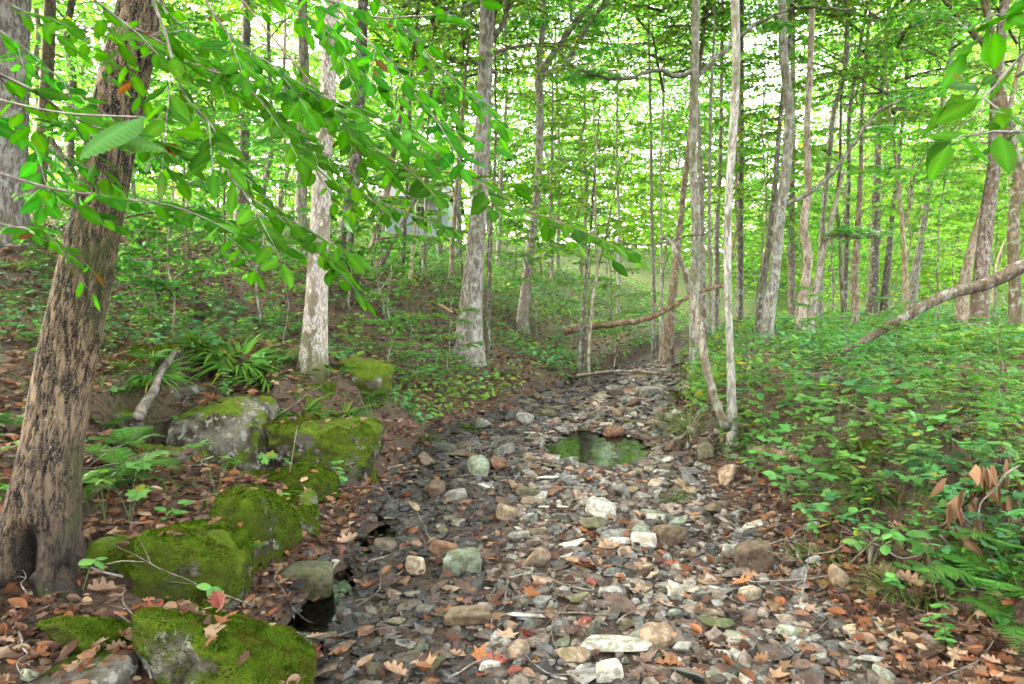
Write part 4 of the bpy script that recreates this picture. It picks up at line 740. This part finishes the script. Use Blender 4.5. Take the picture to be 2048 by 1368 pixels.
T_=[OAK,BEE,MAP,ELL]; kk=rng.integers(0,4,n_); z=H(x,y)+rng.uniform(.008,.03,n_)+np.where(d[keep]<0,.012,0)
ok=np.ones(n_,bool)
for i_ in np.nonzero((x<-.6)&(x>-4.4)&(y<8))[0]:
    rz_,nn_=rockz(x[i_],y[i_])
    if rz_>z[i_]-.02:
        if nn_.z<.75 or rng.random()<.82: ok[i_]=False
        else: z[i_]=rz_+.014
x,y,z,kk=x[ok],y[ok],z[ok],kk[ok]; n_=len(x)
for k in range(4):
    m=kk==k; q=int(m.sum()); a=rng.uniform(0,6.28,q); s=rng.uniform(.032,.078,q)*(1+.025*y[m])
    place(T_[k],np.stack([x[m],y[m],z[m]],1),np.stack([np.cos(a),np.sin(a),rng.normal(0,.2,q)],1),norm(np.stack([rng.normal(0,.35,q),rng.normal(-.1,.35,q),np.ones(q)],1)),np.stack([s,s,s*rng.uniform(.6,2.4,q)],1),lb,LC[rng.choice(len(LC),q,p=np.array([9,7,14,12,8,16,4,10,14,6])/100)]*rng.uniform(.5,1.05,(q,1)))
o=lb.build('leaf_litter',M['litter'],smooth=False); tag(o,'brown and orange fallen leaves matted over slopes and gravel',kind='stuff')
LN=[('orange',(.36,.14,.045)),('rust red',(.25,.06,.035)),('tan',(.33,.2,.11)),('tan',(.28,.17,.1)),('pale brown',(.38,.25,.16)),('dark brown',(.11,.06,.035)),('dark brown',(.14,.075,.04)),('rusty brown',(.25,.11,.045)),('greyish brown',(.16,.11,.08))]
LT=[('lobed oak',OAK,.13),('oval beech',BEE,.09),('maple',MAP,.1)]; LPm={}
for nm,T,s in LT:
    for j in range(3):
        g=np.random.default_rng(j+33); V,Fs=T; V=V.copy(); V[:,2]+=g.uniform(.2,.6)*V[:,0]**2*2+g.uniform(-.2,.4)*(V[:,1]-.5)**2; V[:,2]-=V[:,2].min(); LPm[(nm,j)]=proto(MB().add(V*1.0,Fs),'fallen_leaf',M['dry_obj'] if 'dry_obj' in M else M['litter'])
def m_leafobj():
    m,t=mat('fallen_leaf'); N=NT(t); oi=N.n('ObjectInfo'); co=N.n('TexCoord').outputs['Object']; f=N.noise(co,6,4,.6)
    c=N.mix(N.mr(f,.35,.65),N.mix(1,oi.outputs['Color'],(.6,.55,.5),'MULTIPLY'),oi.outputs['Color']); N.out(N.bsdf(c,.6,N.bump(f,.3,.05),.3)); return m
ml=m_leafobj()
for p in LPm.values(): p.data.materials.clear(); p.data.materials.append(ml)
cnt=0
while cnt<230:
    px=rnd.uniform(0,2048); py=1368-rnd.random()**1.3*520; p=ground(px,py); x,y=p[0],p[1]
    if y>9 or ((x-.9)/.55)**2+((y-7.2)/.95)**2<1: continue
    nm,T,s=rnd.choice(LT); cn,col=rnd.choice(LN); pr=LPm[(nm,rnd.randrange(3))]; o=pr.copy(); scene.collection.objects.link(o); o.name='fallen_leaf'; s*=rnd.uniform(.55,.95)*(1+.04*y)
    rz_,nn_=rockz(x,y); zz=p[2]
    if rz_>zz:
        if nn_.z<.7: scene.collection.objects.unlink(o); continue
        zz=rz_-.006
    o.location=(x,y,zz+.022); o.rotation_euler=(rnd.gauss(0,.25),rnd.gauss(0,.25),rnd.uniform(0,6.28)); o.scale=(s,s,s*rnd.uniform(.8,1.6)); j=rnd.uniform(.75,1.1); o.color=(col[0]*j,col[1]*j,col[2]*j,1)
    tag(o,label_for((x,y,p[2]),f"{cn} fallen {nm} leaf",0),'leaf','single fallen leaves'); cnt+=1
# ---------------------------------------------------------------- herbs, ferns, grass
def herb_mesh(seed,kind):
    g=np.random.default_rng(seed); mb=MB(); ns=g.integers(2,5)
    for q in range(ns):
        az=g.uniform(0,6.28); hh=g.uniform(.12,.3); ln=g.uniform(.02,.12); t=np.linspace(0,1,6); P=np.stack([math.cos(az)*ln*t**1.5,math.sin(az)*ln*t**1.5,hh*t],1); mb.add(*tube(P,np.linspace(.0022,.0012,6),4,cap=False),m=1)
        if kind==0:   # trifoliate
            lv=[(P[-1],az+a) for a in (-1.3,0,1.3)]; ls=.07; T=ELL
        elif kind==1: lv=[(P[k],az+1.6*(1 if (k+s)%2 else -1)+g.normal(0,.3)) for k in (2,3,4,5) for s in (0,1)]+[(P[-1],az)]; ls=.055; T=ELL
        elif kind==2: lv=[(P[-1],g.uniform(0,6.28)) for _ in range(5)]; ls=.08; T=MAP
        else: lv=[(P[k]+0,az+.9*(1 if k%2 else -1)) for k in (3,4,5)]; ls=.1; T=BEE
        pos=np.array([a for a,_ in lv]); an=np.array([b for _,b in lv]); n=len(pos)
        place(T,pos,np.stack([np.cos(an),np.sin(an),g.normal(0,.18,n)],1),norm(np.array([0,0,1])+g.normal(0,.25,(n,3))),ls*g.uniform(.7,1.2,n),mb,green(n,(.07,.2,.045),(.15,.32,.075),.03,g))
    return mb
HB=[proto(herb_mesh(200+k,k%4),'herb',[M['herb'],M['stem']]) for k in range(12)]
HN=['three leaved green herb','leafy upright herb','lobed leaf seedling','broad leaved green herb']
cnt=0;tries=0; hp=[]
while cnt<285 and tries<12000:
    tries+=1; px=rnd.uniform(0,2048) if rnd.random()<.35 else rnd.uniform(1380,2048); py=rnd.uniform(600,1320); p=ground(px,py); x,y=p[0],p[1]
    if y>10 or y<2.2: continue
    c=float(np.interp(y,YC,XC)); w=float(np.interp(y,YC,HW)); dr=x-c-w; dl=c-w-x
    if max(dl,dr)<.25 or (dr>0 and y<4 and dr<.5 and rnd.random()<.6) or (x<-.9 and y<4.6 and rnd.random()<.75) or any((x-a)**2+(y-b)**2<.012 for a,b in hp): continue
    hp.append((x,y)); k=rnd.randrange(12); o=HB[k].copy(); scene.collection.objects.link(o); o.name='herb'; s=rnd.uniform(.55,1.2); o.scale=(s,)*3; o.location=(x,y,p[2]-.01); o.rotation_euler=(rnd.gauss(0,.1),rnd.gauss(0,.1),rnd.uniform(0,6.28))
    tag(o,label_for((x,y,p[2]),('tall ' if s>1.1 else 'small ' if s<.85 else '')+HN[k%4],0),'plant','herbs of the banks'); cnt+=1
gc=MB(); 
def scatter(N,yr,xr,fn):
    y=yr[0]+rng.random(N)**1.3*(yr[1]-yr[0]); x=rng.uniform(xr[0],xr[1],N)*(y+.5); c=np.interp(y,YC,XC); w=np.interp(y,YC,HW); k=rng.random(N)<fn(x,y,c-w-x,x-c-w); return x[k],y[k]
def dens(x,y,dl,dr):
    n=n2(x,y,.9,3,21); d=np.where(dr>0,ss(np.where(y>6,.0,.3),np.where(y>6,.6,.95),dr)*np.clip(.55+n*1.6,.04,1),np.where(dl>0,ss(.5,2.5,dl)*np.clip(.35+n*1.1,.04,.9)*np.where(y>7,1.8,.8),0)); return d
x,y=scatter(9500,(3,28),(-.8,.8),dens); z=H(x,y); kk=rng.integers(0,12,len(x))
for k in range(12):
    me=HB[k].data; V=np.empty(len(me.vertices)*3); me.vertices.foreach_get('co',V); V=V.reshape(-1,3); ca=np.empty(len(V)*4); me.attributes['tint'].data.foreach_get('color',ca); ca=ca.reshape(-1,4)[:,:3]
    tri=[];qd=[];mi=[]
    for p_ in me.polygons: (tri if len(p_.vertices)==3 else qd).append(list(p_.vertices))
    m=kk==k; q=int(m.sum()); a=rng.uniform(0,6.28,q); s=rng.uniform(.35,.95,q)*(1+.02*y[m]); n0=gc.n
    yd=np.stack([np.cos(a),np.sin(a),a*0],1); place((V,[np.array(tri)]),np.stack([x[m],y[m],z[m]],1),yd,norm(np.array([0,0,1])+rng.normal(0,.08,(q,3))),s,gc,(1,1,1)); gc.C[-1]=np.tile(ca,(q,1))*np.repeat(rng.uniform(.65,1.25,(q,1))*np.where(n2(x[m],y[m],1.3,2,77)[:,None]>0,np.array([[1.15,1.0,.7]]),np.array([[.7,.85,1.3]])),len(V),0)
    off=(np.arange(q)*len(V))[:,None,None]+n0; gc.F.append((np.array(qd)[None]+off).reshape(-1,4)); gc.M.append(np.full(q*len(qd),1))
o=gc.build('ground_cover',[M['herb'],M['stem']],smooth=False); tag(o,'dense green herbs covering the banks and slope',kind='stuff')
x,y=scatter(150000,(7.5,34),(-.8,.8),lambda x,y,dl,dr:np.where(np.maximum(dl,dr)>np.where(y>11,-.05,.15),np.clip(.45+.3*ss(15,20,y)+n2(x,y,.6,3,41)*1.6,.03,1),0)*np.where(dl>1.5,ss(10,20,y)*.75+.12,1)); n_=len(x); a=rng.uniform(0,6.28,n_); hb=MB()
z=H(x,y)+rng.uniform(.02,.38,n_)*np.clip(.6+n2(x,y,.8,2,43),.15,1.2)
place(ELL,np.stack([x,y,z],1),np.stack([np.cos(a),np.sin(a),rng.normal(-.1,.3,n_)],1),norm(np.array([0,-.15,1])+rng.normal(0,.4,(n_,3))),rng.uniform(.03,.1,n_)*(1+.015*y),hb,green(n_,(.08,.2,.045),(.17,.33,.07),.06)*np.where(n2(x,y,.9,2,77)[:,None]>.0,np.array([[1.15,1.0,.7]]),np.array([[.75,.9,1.25]])))
o=hb.build('undergrowth',M['herb'],smooth=False); tag(o,'low leafy undergrowth carpeting the slopes behind the stream',kind='stuff')
# grass
def blade_T(n=5,w=.03,bend=.9):
    t=np.linspace(0,1,n); V=[]
    for k in t: V+= [(-w*(1-k**2),math.sin(k*bend)/bend*1.0,0-(1-math.cos(k*bend*1.3))*.55),(w*(1-k**2),math.sin(k*bend)/bend,-(1-math.cos(k*bend*1.3))*.55)]
    return np.array(V),[np.array([(2*i,2*i+1,2*i+3,2*i+2) for i in range(n-1)])]
BL=blade_T(6,.022,1.2)
def tuft_mb(g,n,h,w,spread=1.0,col=((.07,.13,.02),(.16,.22,.05)),droop=None):
    mb=MB(); a=g.uniform(0,6.28,n); up=g.uniform(.5,1.4,n); d=norm(np.stack([np.cos(a)*spread,np.sin(a)*spread,up],1)); nr=norm(np.stack([-np.cos(a),-np.sin(a),np.full(n,.8)],1)); s=h*g.uniform(.6,1.2,n)
    place(BL,np.stack([np.cos(a)*.02,np.sin(a)*.02,a*0],1),d,nr,np.stack([np.full(n,w/.022*.01),s,s],1),mb,green(n,*col,.05,g)); return mb
TU=[proto(tuft_mb(np.random.default_rng(k),130,h,w_,sp,cc),'grass_tuft',M['herb']) for k,(h,w_,sp,cc) in enumerate([(.28,.35,1.0,((.08,.13,.03),(.2,.24,.08))),(.2,.3,1.2,((.05,.12,.02),(.12,.2,.04))),(.24,.9,.9,((.07,.18,.02),(.14,.28,.04)))])]
tl=[(1790,1190,.6,0,'sedge tuft hanging over the lower right bank edge'),(1850,1200,.7,1,'darker green sedge tuft right of the hanging sedge'),(1380,860,1.1,0,'straw coloured grass tuft on the bank left of the twin slim trunks'),(1365,800,1.0,0,'dry grass tuft near the stream bend'),(420,722,1.3,2,'bright bamboo like grass clump on top of the ledge'),(480,735,1.3,2,'bamboo like grass clump on the ledge nearest the pale barked tree'),(530,770,1.1,2,'arching grass below the pale barked tree'),(600,835,.9,2,'short arching grass on top of the large mossy rock'),(690,840,.9,2,'grass at the right end of the large mossy rock'),(1640,1120,.7,1,'small dry grass tuft beside the angular brown block stone'),(1700,950,1.0,1,'grass tuft behind the mossy root'),(850,880,.9,1,'fine grass tuft at the foot of the leafy slope'),(940,860,1.0,1,'fine grass tuft left of the pool'),(1350,1000,.6,1,'low grass on the gravel right of centre'),(730,800,1.2,1,'wispy grass clump just right of the ledge'),(390,700,1.1,2,'bamboo like grass clump at the upper left of the ledge'),(300,760,1.0,2,'grass clump at the top of the weathered stick'),(250,740,.9,1,'grass tuft on the bare bank beside the leaning tree'),(560,725,1.1,1,'thin grass left of the pale barked tree foot'),(1010,750,1.0,1,'grass clump right of the middle trunk foot'),(1100,740,1.1,1,'overhanging grass on the left bank edge upstream'),(1170,715,1.1,1,'overhanging grass clump where the left bank bends'),(1760,1000,1.1,1,'grass hanging under the right bank herbs'),(1480,900,.9,1,'green grass tuft at the foot of the twin slim trunks')]
for px,py,s,k,lab in tl:
    p=ground(px,py); o=TU[k].copy(); scene.collection.objects.link(o); o.name='grass_tuft'; o.location=p; s*=1.5; o.scale=(s,)*3; o.rotation_euler=(rnd.uniform(0,.3),0,rnd.uniform(0,6)); tag(o,lab,'grass','grass tufts')
# thin grasses as stuff
def dg(x,y,dl,dr): return np.where(dr>0,.35,np.where(dl>0,.4,0))*ss(.05,.4,np.maximum(dl,dr))*np.clip(.45+n2(x,y,1.1,2,31)*1.8,0,1)
x,y=scatter(10500,(3,18),(-.75,.78),dg); z=H(x,y); gb=MB(); per=7; n_=len(x)*per; a=rng.uniform(0,6.28,n_); P=np.repeat(np.stack([x,y,z],1),per,0)+rng.normal(0,.03,(n_,3))*[1,1,0]; s=rng.uniform(.1,.26,n_)
place(BL,P,norm(np.stack([np.cos(a),np.sin(a),rng.uniform(.6,1.6,n_)],1)),norm(np.stack([-np.cos(a),-np.sin(a),np.full(n_,.8)],1)),np.stack([np.full(n_,.09)*(1+.06*P[:,1]),s,s],1),gb,green(n_,(.06,.13,.02),(.15,.22,.05),.08))
o=gb.build('grass',M['herb'],smooth=False); tag(o,'thin wild grass growing through the leaf litter',kind='stuff')
def frond_mesh(seed,L=.38):
    g=np.random.default_rng(seed); mb=MB(); n=12; t=np.linspace(0,1,n); P=np.stack([t*0,L*(t-.12*t*t),L*(.75*t-.85*t*t)],1); mb.add(*tube(P,np.linspace(.0022,.0007,n),4,cap=False),(.12,.16,.03))
    m=26; tt=np.linspace(.14,.99,m); idx=tt*(n-1); ii=np.minimum(idx.astype(int),n-2); pp=P[ii]+(P[ii+1]-P[ii])*(idx-ii)[:,None]; ln=L*.24*np.sin(np.pi*np.clip(.18+tt*.82,0,1))**.8*1.05+.004
    o=[(0,-.0)]; V=[(0,0,0)];
    k=9
    for s in (1,-1):
        pass
    e=[]
    for q in range(k): e+=[((.13 if q%2 else .07)*(1-q/k*.75),(q+.6)/k)]
    out=[(0,0)]+[(a,b) for a,b in e]+[(0,1)]+[(-a,b) for a,b in reversed(e)]; T=fan(out,(0,.5,.01),.12)
    for s in (1,-1):
        d=np.stack([np.full(m,s*1.0),np.full(m,.35),np.full(m,-.12)],1)+g.normal(0,.05,(m,3)); place(T,pp,norm(d),np.tile([[0,.2,1.0]],(m,1)),np.stack([ln*.9,ln,ln],1),mb,green(m,(.05,.15,.02),(.09,.22,.03),0,g))
    return mb
FR=[proto(frond_mesh(k,.38),'frond',M['herb']) for k in range(3)]
fl=[(215,985,1.0,7,'bank fern with drooping fronds right of the leaning tree'),(262,955,1.05,7,'larger fern hanging over the bare bank right of the leaning tree'),(255,900,1.0,6,'upright fern growing against the leaning tree'),(500,660,1.0,8,'fern on the slope left of the pale barked tree'),(545,650,.9,7,'feathery fern nearest the pale barked tree'),(5,1000,.8,5,'fern cut off by the left edge of the photo'),(2000,1190,1.1,8,'big fern at the right edge under the dead brown leaves'),(2040,1120,.9,6,'fern cut off by the right edge of the photo'),(1700,915,.9,6,'fern behind the mossy root on the right bank'),(205,860,.8,6,'small fern above the bare bank'),(700,750,.9,7,'fern just right of the pale barked tree foot'),(740,800,.9,6,'fern on the slope beyond the large mossy rock'),(20,860,.8,6,'fern left of the leaning tree trunk'),(1930,1150,.7,6,'small fern left of the big fern at the right edge'),(2020,1260,.8,7,'low fern below the big fern at the right edge'),(1900,1010,.7,6,'fern at the left side of the hanging dead leaves'),(300,730,.9,7,'fern beside the weathered stick above the ledge'),(250,790,.9,6,'fern between the leaning tree and the weathered stick'),(420,640,.8,6,'fern high on the slope above the ledge'),(330,655,.7,5,'tiny fern beside the moss topped rock')]
for px,py,s,nf,lab in fl:
    p=ground(px,py); r=empty('fern',p+np.array([0,0,-.01])); tag(r,lab,'fern','ferns of the banks'); r.scale=(s,)*3
    for k in range(nf): f=add_part(rnd.choice(FR),r,rz=k*6.28/nf+rnd.uniform(-.3,.3),sc=rnd.uniform(.75,1.1),name='frond'); f.rotation_euler[0]=rnd.uniform(.15,.6)
# ---------------------------------------------------------------- fallen wood, sticks, roots
def wood(name,pts,lab,cat,r,mat_='bark',col=TAN,seg=10,onground=True,twigs=0,grp=None,rough=.12,n=None):
    """pts (px,py[,Y]); without Y the point lies on the ground"""
    P=np.array([at(*p) if len(p)==3 else ground(*p)+np.array([0,0,(r if not hasattr(r,'__len__') else r[0])*.8]) for p in pts]); r0=r if not hasattr(r,'__len__') else r[0]; n=n or max(16,len(P)*8); Q=crv(P,n); Q+=rng.normal(0,r0*.1,Q.shape)
    rr=np.linspace(r,r*.45,n) if not hasattr(r,'__len__') else np.interp(np.linspace(0,1,n),np.linspace(0,1,len(r)),r)
    b=MB().add(*tube(Q,rr,seg,bark_disp(P[0][0]*3,rough,6)))
    for k in range(twigs):
        i=rnd.randrange(3,n-2); d=norm(np.array([rnd.uniform(-1,1),rnd.uniform(-.6,.6),rnd.uniform(0,.8)])); l=rnd.uniform(.1,.3); c=Q[i]+d*np.linspace(0,l,6)[:,None]+rng.normal(0,.006,(6,3)); c[0]=Q[i]; b.add(*tube(c,np.linspace(rr[i]*.5,.0012,6),5))
    o=b.build(name,M[mat_],origin=P[0]); o.color=col; tag(o,lab,cat,grp); return o
wood('fallen_log',[(1128,664,13),(1160,655,13),(1200,650,13),(1245,645,13),(1300,635,13),(1345,612,13),(1385,590,13),(1450,568,13)],'low curved fallen trunk with reddish bare patch lying above the stream','fallen trunk',.075,col=(.26,.17,.12,.6),seg=20)
wood('fallen_log',[(1690,702,7.6),(1760,663,7.6),(1830,622,7.6),(1900,587,7.6),(1975,566,7.6),(2048,530,7.6),(2130,480,7.6)],'long diagonal dark pole leaning up across the right bank','fallen trunk',[.025,.045,.055,.06,.065,.072,.08],col=(.17,.14,.11,.2),seg=20,rough=.08)
wood('dead_tree',[(1460,866),(1452,850,6.15),(1430,800,6.15),(1413,735,6.2),(1400,660,6.3),(1385,600,6.4),(1368,540,6.4),(1338,482,6.4),(1322,476,6.4)],'dead hooked stem, leaning one of the pair on the right bank','dead tree',[.05,.042,.036,.035,.033,.03,.026,.018,.014],col=(.27,.24,.2,.3),seg=18)
wood('dead_branch',[(1336,484,6.4),(1370,472,6.4),(1410,468,6.4),(1445,445,6.5)],'dark dead branch reaching right from the hooked stem tip','branch',.012,col=DARK)
wood('dead_branch',[(1338,482,6.4),(1300,490,6.4),(1260,488,6.4),(1222,474,6.4)],'dark dead branch reaching left from the hooked stem tip','branch',.011,col=DARK)
wood('dead_branch',[(1332,490,6.4),(1335,520,6.4),(1322,528,6.4),(1308,520,6.4)],'short hooked twig hanging below the tip of the dead stem','branch',.009,col=DARK)
wood('fallen_branch',[(1140,758),(1180,748,11.6),(1230,742,11.6),(1290,744,11.6),(1345,750,11.6),(1385,748,11.6)],'thin arched stick lying right across the stream bed','stick',.03,col=(.3,.22,.18,.1))
wood('fallen_branch',[(1290,735),(1330,738),(1370,728)],'dark rotten log at the stream bend','log',.06,col=DARK)
wood('fallen_branch',[(1270,752),(1310,757),(1350,760)],'mossy log half buried below the arched stick','log',.05,col=(.14,.12,.06,.9))
wood('fallen_branch',[(275,835,4.9),(300,790,5.2),(330,735,5.6),(352,700,6)],'weathered grey stick leaning on the rocks at the left of the ledge','stick',.04,'wood',seg=16)
wood('mossy_root',[(1500,905),(1540,912),(1580,925),(1620,932),(1655,950)],'thick mossy root lying along the right bank edge','root',.045,col=(.3,.2,.13,1),seg=18)
wood('mossy_root',[(1570,905),(1590,925),(1600,940)],'short bare root crossing the thick mossy root','root',.022,col=TAN)
wood('broken_log',[(1762,1150),(1800,1165),(1830,1185)],'short log with a moss covered end in the lower right bank','log',.045,col=(.25,.2,.14,1),seg=18)
wood('stick',[(1688,1142),(1715,1112,3.75),(1755,1074,3.75)],'straight bare white stick standing on the right bank litter','stick',.009,'twig')
wood('stick',[(1742,1092,3.7),(1740,1130,3.65),(1741,1172)],'knobbly brown stick beside the straight white stick','stick',.013,'wood')
wood('stick',[(775,940),(830,925),(855,905)],'forked grey stick at the foot of the leafy slope','stick',.012,'twig',twigs=3)
wood('stick',[(735,1125),(800,1108),(835,1100),(900,1082),(965,1048)],'long thin curved twig behind the rounded green grey stone','stick',.007,'twig',twigs=5)
wood('stick',[(1420,1175),(1470,1205),(1520,1215),(1550,1235)],'crooked dark twig among the right gravel','stick',.009,'wood',twigs=3)
wood('stick',[(1598,1220),(1612,1150,3.5),(1620,1085,3.5)],'thin upright twig at the foot of the right bank','stick',.005,'twig',twigs=3)
wood('stick',[(0,1305),(60,1285),(110,1280),(150,1285)],'thin pale twig lying among leaves in the bottom left corner','stick',.005,'twig')
wood('stick',[(215,1128,2.9),(245,1122,2.9),(290,1124,2.9)],'short pale twig on the moss by the leaning tree','stick',.003,'twig')
wood('stick',[(470,980,4.8),(471,930,4.8),(469,882,4.8)],'thin pale upright stalk in front of the grey faced boulder','stick',.004,'twig')
wood('stick',[(408,1070,3.6),(420,1035,3.6),(415,1005,3.6)],'thin curved stalk on top of the tall moss block','stick',.003,'twig')
wood('stick',[(565,1000,4.7),(580,940,4.8),(590,880,4.9),(595,850,5)],'thin bent seedling stem in front of the mossy rocks','stick',.004,'twig')
wood('fallen_branch',[(845,598,14),(880,610,13),(905,625,12)],'sunlit broken branch on the slope left of the middle trunk','stick',.035,col=(.5,.33,.22,0))
wood('fallen_branch',[(685,535,13),(720,540,13),(755,552,13)],'dark log lying on the sunlit slope behind the pale barked tree','log',.06,col=DARK)
wood('fallen_branch',[(740,605,10.5),(775,560,11),(810,500,12)],'pale thin stick leaning on the slope behind the ledge','stick',.012,'twig')
# thin dead twigs lying about
g=np.random.default_rng(91)
for k in range(95):
    px=g.uniform(30,2040); py=g.uniform(720,1360); p=ground(px,py); x,y=p[0],p[1]
    if y>11 or rockz(x,y)[0]>p[2]: continue
    a=g.uniform(0,6.28); l=g.uniform(.1,.35); lift=g.uniform(0,.25) if x>1.6 or x<-1.2 else g.uniform(0,.04); t_=np.linspace(-1,1,7); X_=x+np.cos(a)*t_*l+g.normal(0,.012,7); Y_=y+np.sin(a)*t_*l+g.normal(0,.012,7)
    c=np.stack([X_,Y_,np.maximum(H(X_,Y_)+.022,p[2]+.015)+(t_+1)/2*lift],1); q=crv(c,20); tb=MB().add(*tube(q,np.linspace(.0045,.0013,20)*g.uniform(.7,1.5),5))
    for w_ in range(g.integers(1,4)):
        i_=g.integers(6,16); d_=norm(q[i_+1]-q[i_]+g.normal(0,.6,3)*np.linalg.norm(q[i_+1]-q[i_])+[0,0,.003]); tb.add(*tube(q[i_]+d_*np.linspace(0,l*.45,6)[:,None],np.linspace(.002,.0008,6),4))
    dk=g.random()<.5; o=tb.build('twig',M['wood' if dk else 'twig'],origin=c[0]); tag(o,label_for((x,y,p[2]),('dark' if dk else 'pale grey')+(' dead twig standing up' if lift>.1 else ' dead twig lying'),0),'twig','loose twigs on the ground')
# driftwood twigs
for k in range(26):
    p=ground(rnd.uniform(930,1055),rnd.uniform(895,950)); a=rnd.uniform(0,6.28); l=rnd.uniform(.15,.4); c=p+np.stack([np.cos(a+rng.normal(0,.15,7))*np.linspace(-l,l,7)/1.6,np.sin(a+rng.normal(0,.15,7))*np.linspace(-l,l,7)/1.6,.03+rng.uniform(0,.05,7)+np.linspace(0,rnd.uniform(0,.16),7)],1)
    o=MB().add(*tube(crv(c,14),np.linspace(.005,.0018,14),5)).build('twig',M['twig'],origin=c[0]); tag(o,'thin grey twig in the tangled driftwood pile left of the pool','twig','twigs of the driftwood pile')
for k in range(8):
    p=ground(rnd.uniform(1540,1640),rnd.uniform(955,1010)); a=rnd.uniform(0,6.28); l=.22; c=p+np.stack([np.cos(a)*np.linspace(-l,l,7)+rng.normal(0,.012,7),np.sin(a)*np.linspace(-l,l,7)*.6,.02+np.linspace(0,rnd.uniform(0,.2),7)],1)
    o=MB().add(*tube(crv(c,14),np.linspace(.004,.0015,14),5)).build('twig',M['twig'],origin=c[0]); tag(o,'thin pale twig below the mossy root of the right bank','twig','twigs below the mossy root')
# dead twig with hanging brown leaves
db=empty('dead_branch',at(1965,1180,3.3)); tag(db,'white barked dead twig with hanging curled brown leaves at the lower right','branch')
tw=MB()
for pl in [[(1967,1178),(1970,1120),(1962,1060),(1960,1010),(1990,980)],[(1967,1145),(2000,1110),(2030,1070),(2048,1060)],[(1945,1050),(1925,1030),(1920,1000),(1932,985)],[(1962,1080),(1935,1050),(1925,1040)],[(2030,1075),(2040,1030),(2035,980)],[(1940,1130),(1900,1090),(1880,1070)],[(1990,980),(2010,950),(2040,930)]]:
    c=crv([at(a,b,3.3-(b-1000)*.0004) for a,b in pl],14); tw.add(*tube(c,np.linspace(.008,.003,14),6))
tw.build('twig',M['twig'],db,origin=at(1965,1180,3.3)); dl=MB(); n=52; g=np.random.default_rng(3)
pos=np.array([at(g.uniform(1885,2045),g.uniform(910,1110),3.3+g.uniform(-.12,.15)) for _ in range(n)]); place(BEE,pos,norm(np.stack([g.normal(0,.3,n),g.normal(0,.3,n),-np.ones(n)],1)),norm(g.normal(size=(n,3))*[1,.5,.2]+[0,-1,0]),np.stack([g.uniform(.02,.045,n),g.uniform(.07,.14,n),g.uniform(.1,.3,n)],1),dl,np.array([(.27,.15,.085)])*g.uniform(.45,1.2,(n,1)))
dl.build('dead_leaves',M['dry'],db,origin=at(1965,1180,3.3),smooth=False)
# ---------------------------------------------------------------- the house up the slope
def box(mb,x0,x1,y0,y1,z0,z1,m=0):
    V=np.array([(x,y,z) for z in (z0,z1) for y in (y0,y1) for x in (x0,x1)],float); mb.add(V,np.array([(0,1,3,2),(4,6,7,5),(0,4,5,1),(2,3,7,6),(0,2,6,4),(1,5,7,3)]),m=m)
HX=at(772,470,36); HX2=at(850,470,36); hz=at(800,478,36)[2]-.4; hr=empty('house',(HX[0],36,hz)); tag(hr,'grey sided house with white corner trim seen through the trees up the slope','house')
W=HX2[0]-HX[0]; b=MB()
for k in range(12): V0=.35+k*.17; box(b,0,W+1.2,.0,6,V0,V0+.165); box(b,-.0,W+1.2,-.02,-.001,V0,V0+.03)
b.build('wall',M['siding'],hr,smooth=False); b=MB(); box(b,-.05,W+1.25,-.05,6.05,-1.2,.33); b.build('foundation',M['brick'],hr,smooth=False)
b=MB(); box(b,-.13,.05,-.06,-.022,.43,2.39); box(b,-.13,W+1.3,-.065,-.025,.335,.42); b.build('corner_trim',M['trim'],hr,smooth=False)
b=MB(); V=np.array([(-.4,-.5,2.37),(W+1.6,-.5,2.37),(W+1.6,3,3.4),(-.4,3,3.4),(-.4,6.5,2.37),(W+1.6,6.5,2.37),(-.4,-.5,2.5),(W+1.6,-.5,2.5),(W+1.6,3,3.55),(-.4,3,3.55),(-.4,6.5,2.5),(W+1.6,6.5,2.5)]); b.add(V,[np.array([(6,7,8,9),(9,8,11,10),(0,3,2,1),(3,4,5,2),(0,1,7,6),(4,10,11,5),(0,6,9,3),(3,9,10,4),(1,2,8,7),(2,5,11,8)])]); b.build('roof',M['roofing'],hr,smooth=False)
b=MB(); box(b,W*.75,W*.75+.7,-.05,-.022,1.1,2.1); f=b.build('window',M['trim'],hr,smooth=False); b=MB(); box(b,W*.75+.07,W*.75+.63,-.07,-.052,1.17,2.03); b.build('pane',M['glass'],f,smooth=False)
# ---------------------------------------------------------------- thin woodland haze
b=MB(); box(b,-160,160,-30,180,-3,45); hz_=b.build('haze',[],smooth=False); mh,t=mat('haze_air'); N=NT(t); pv=N.n('VolumePrincipled',{'Color':(.88,.95,1,1),'Density':.0022,'Anisotropy':.2}); oo=N.n('OutputMaterial'); t.links.new(pv.outputs[0],oo.inputs['Volume']); hz_.data.materials.append(mh); tag(hz_,'thin pale air between the far trunks',kind='stuff')
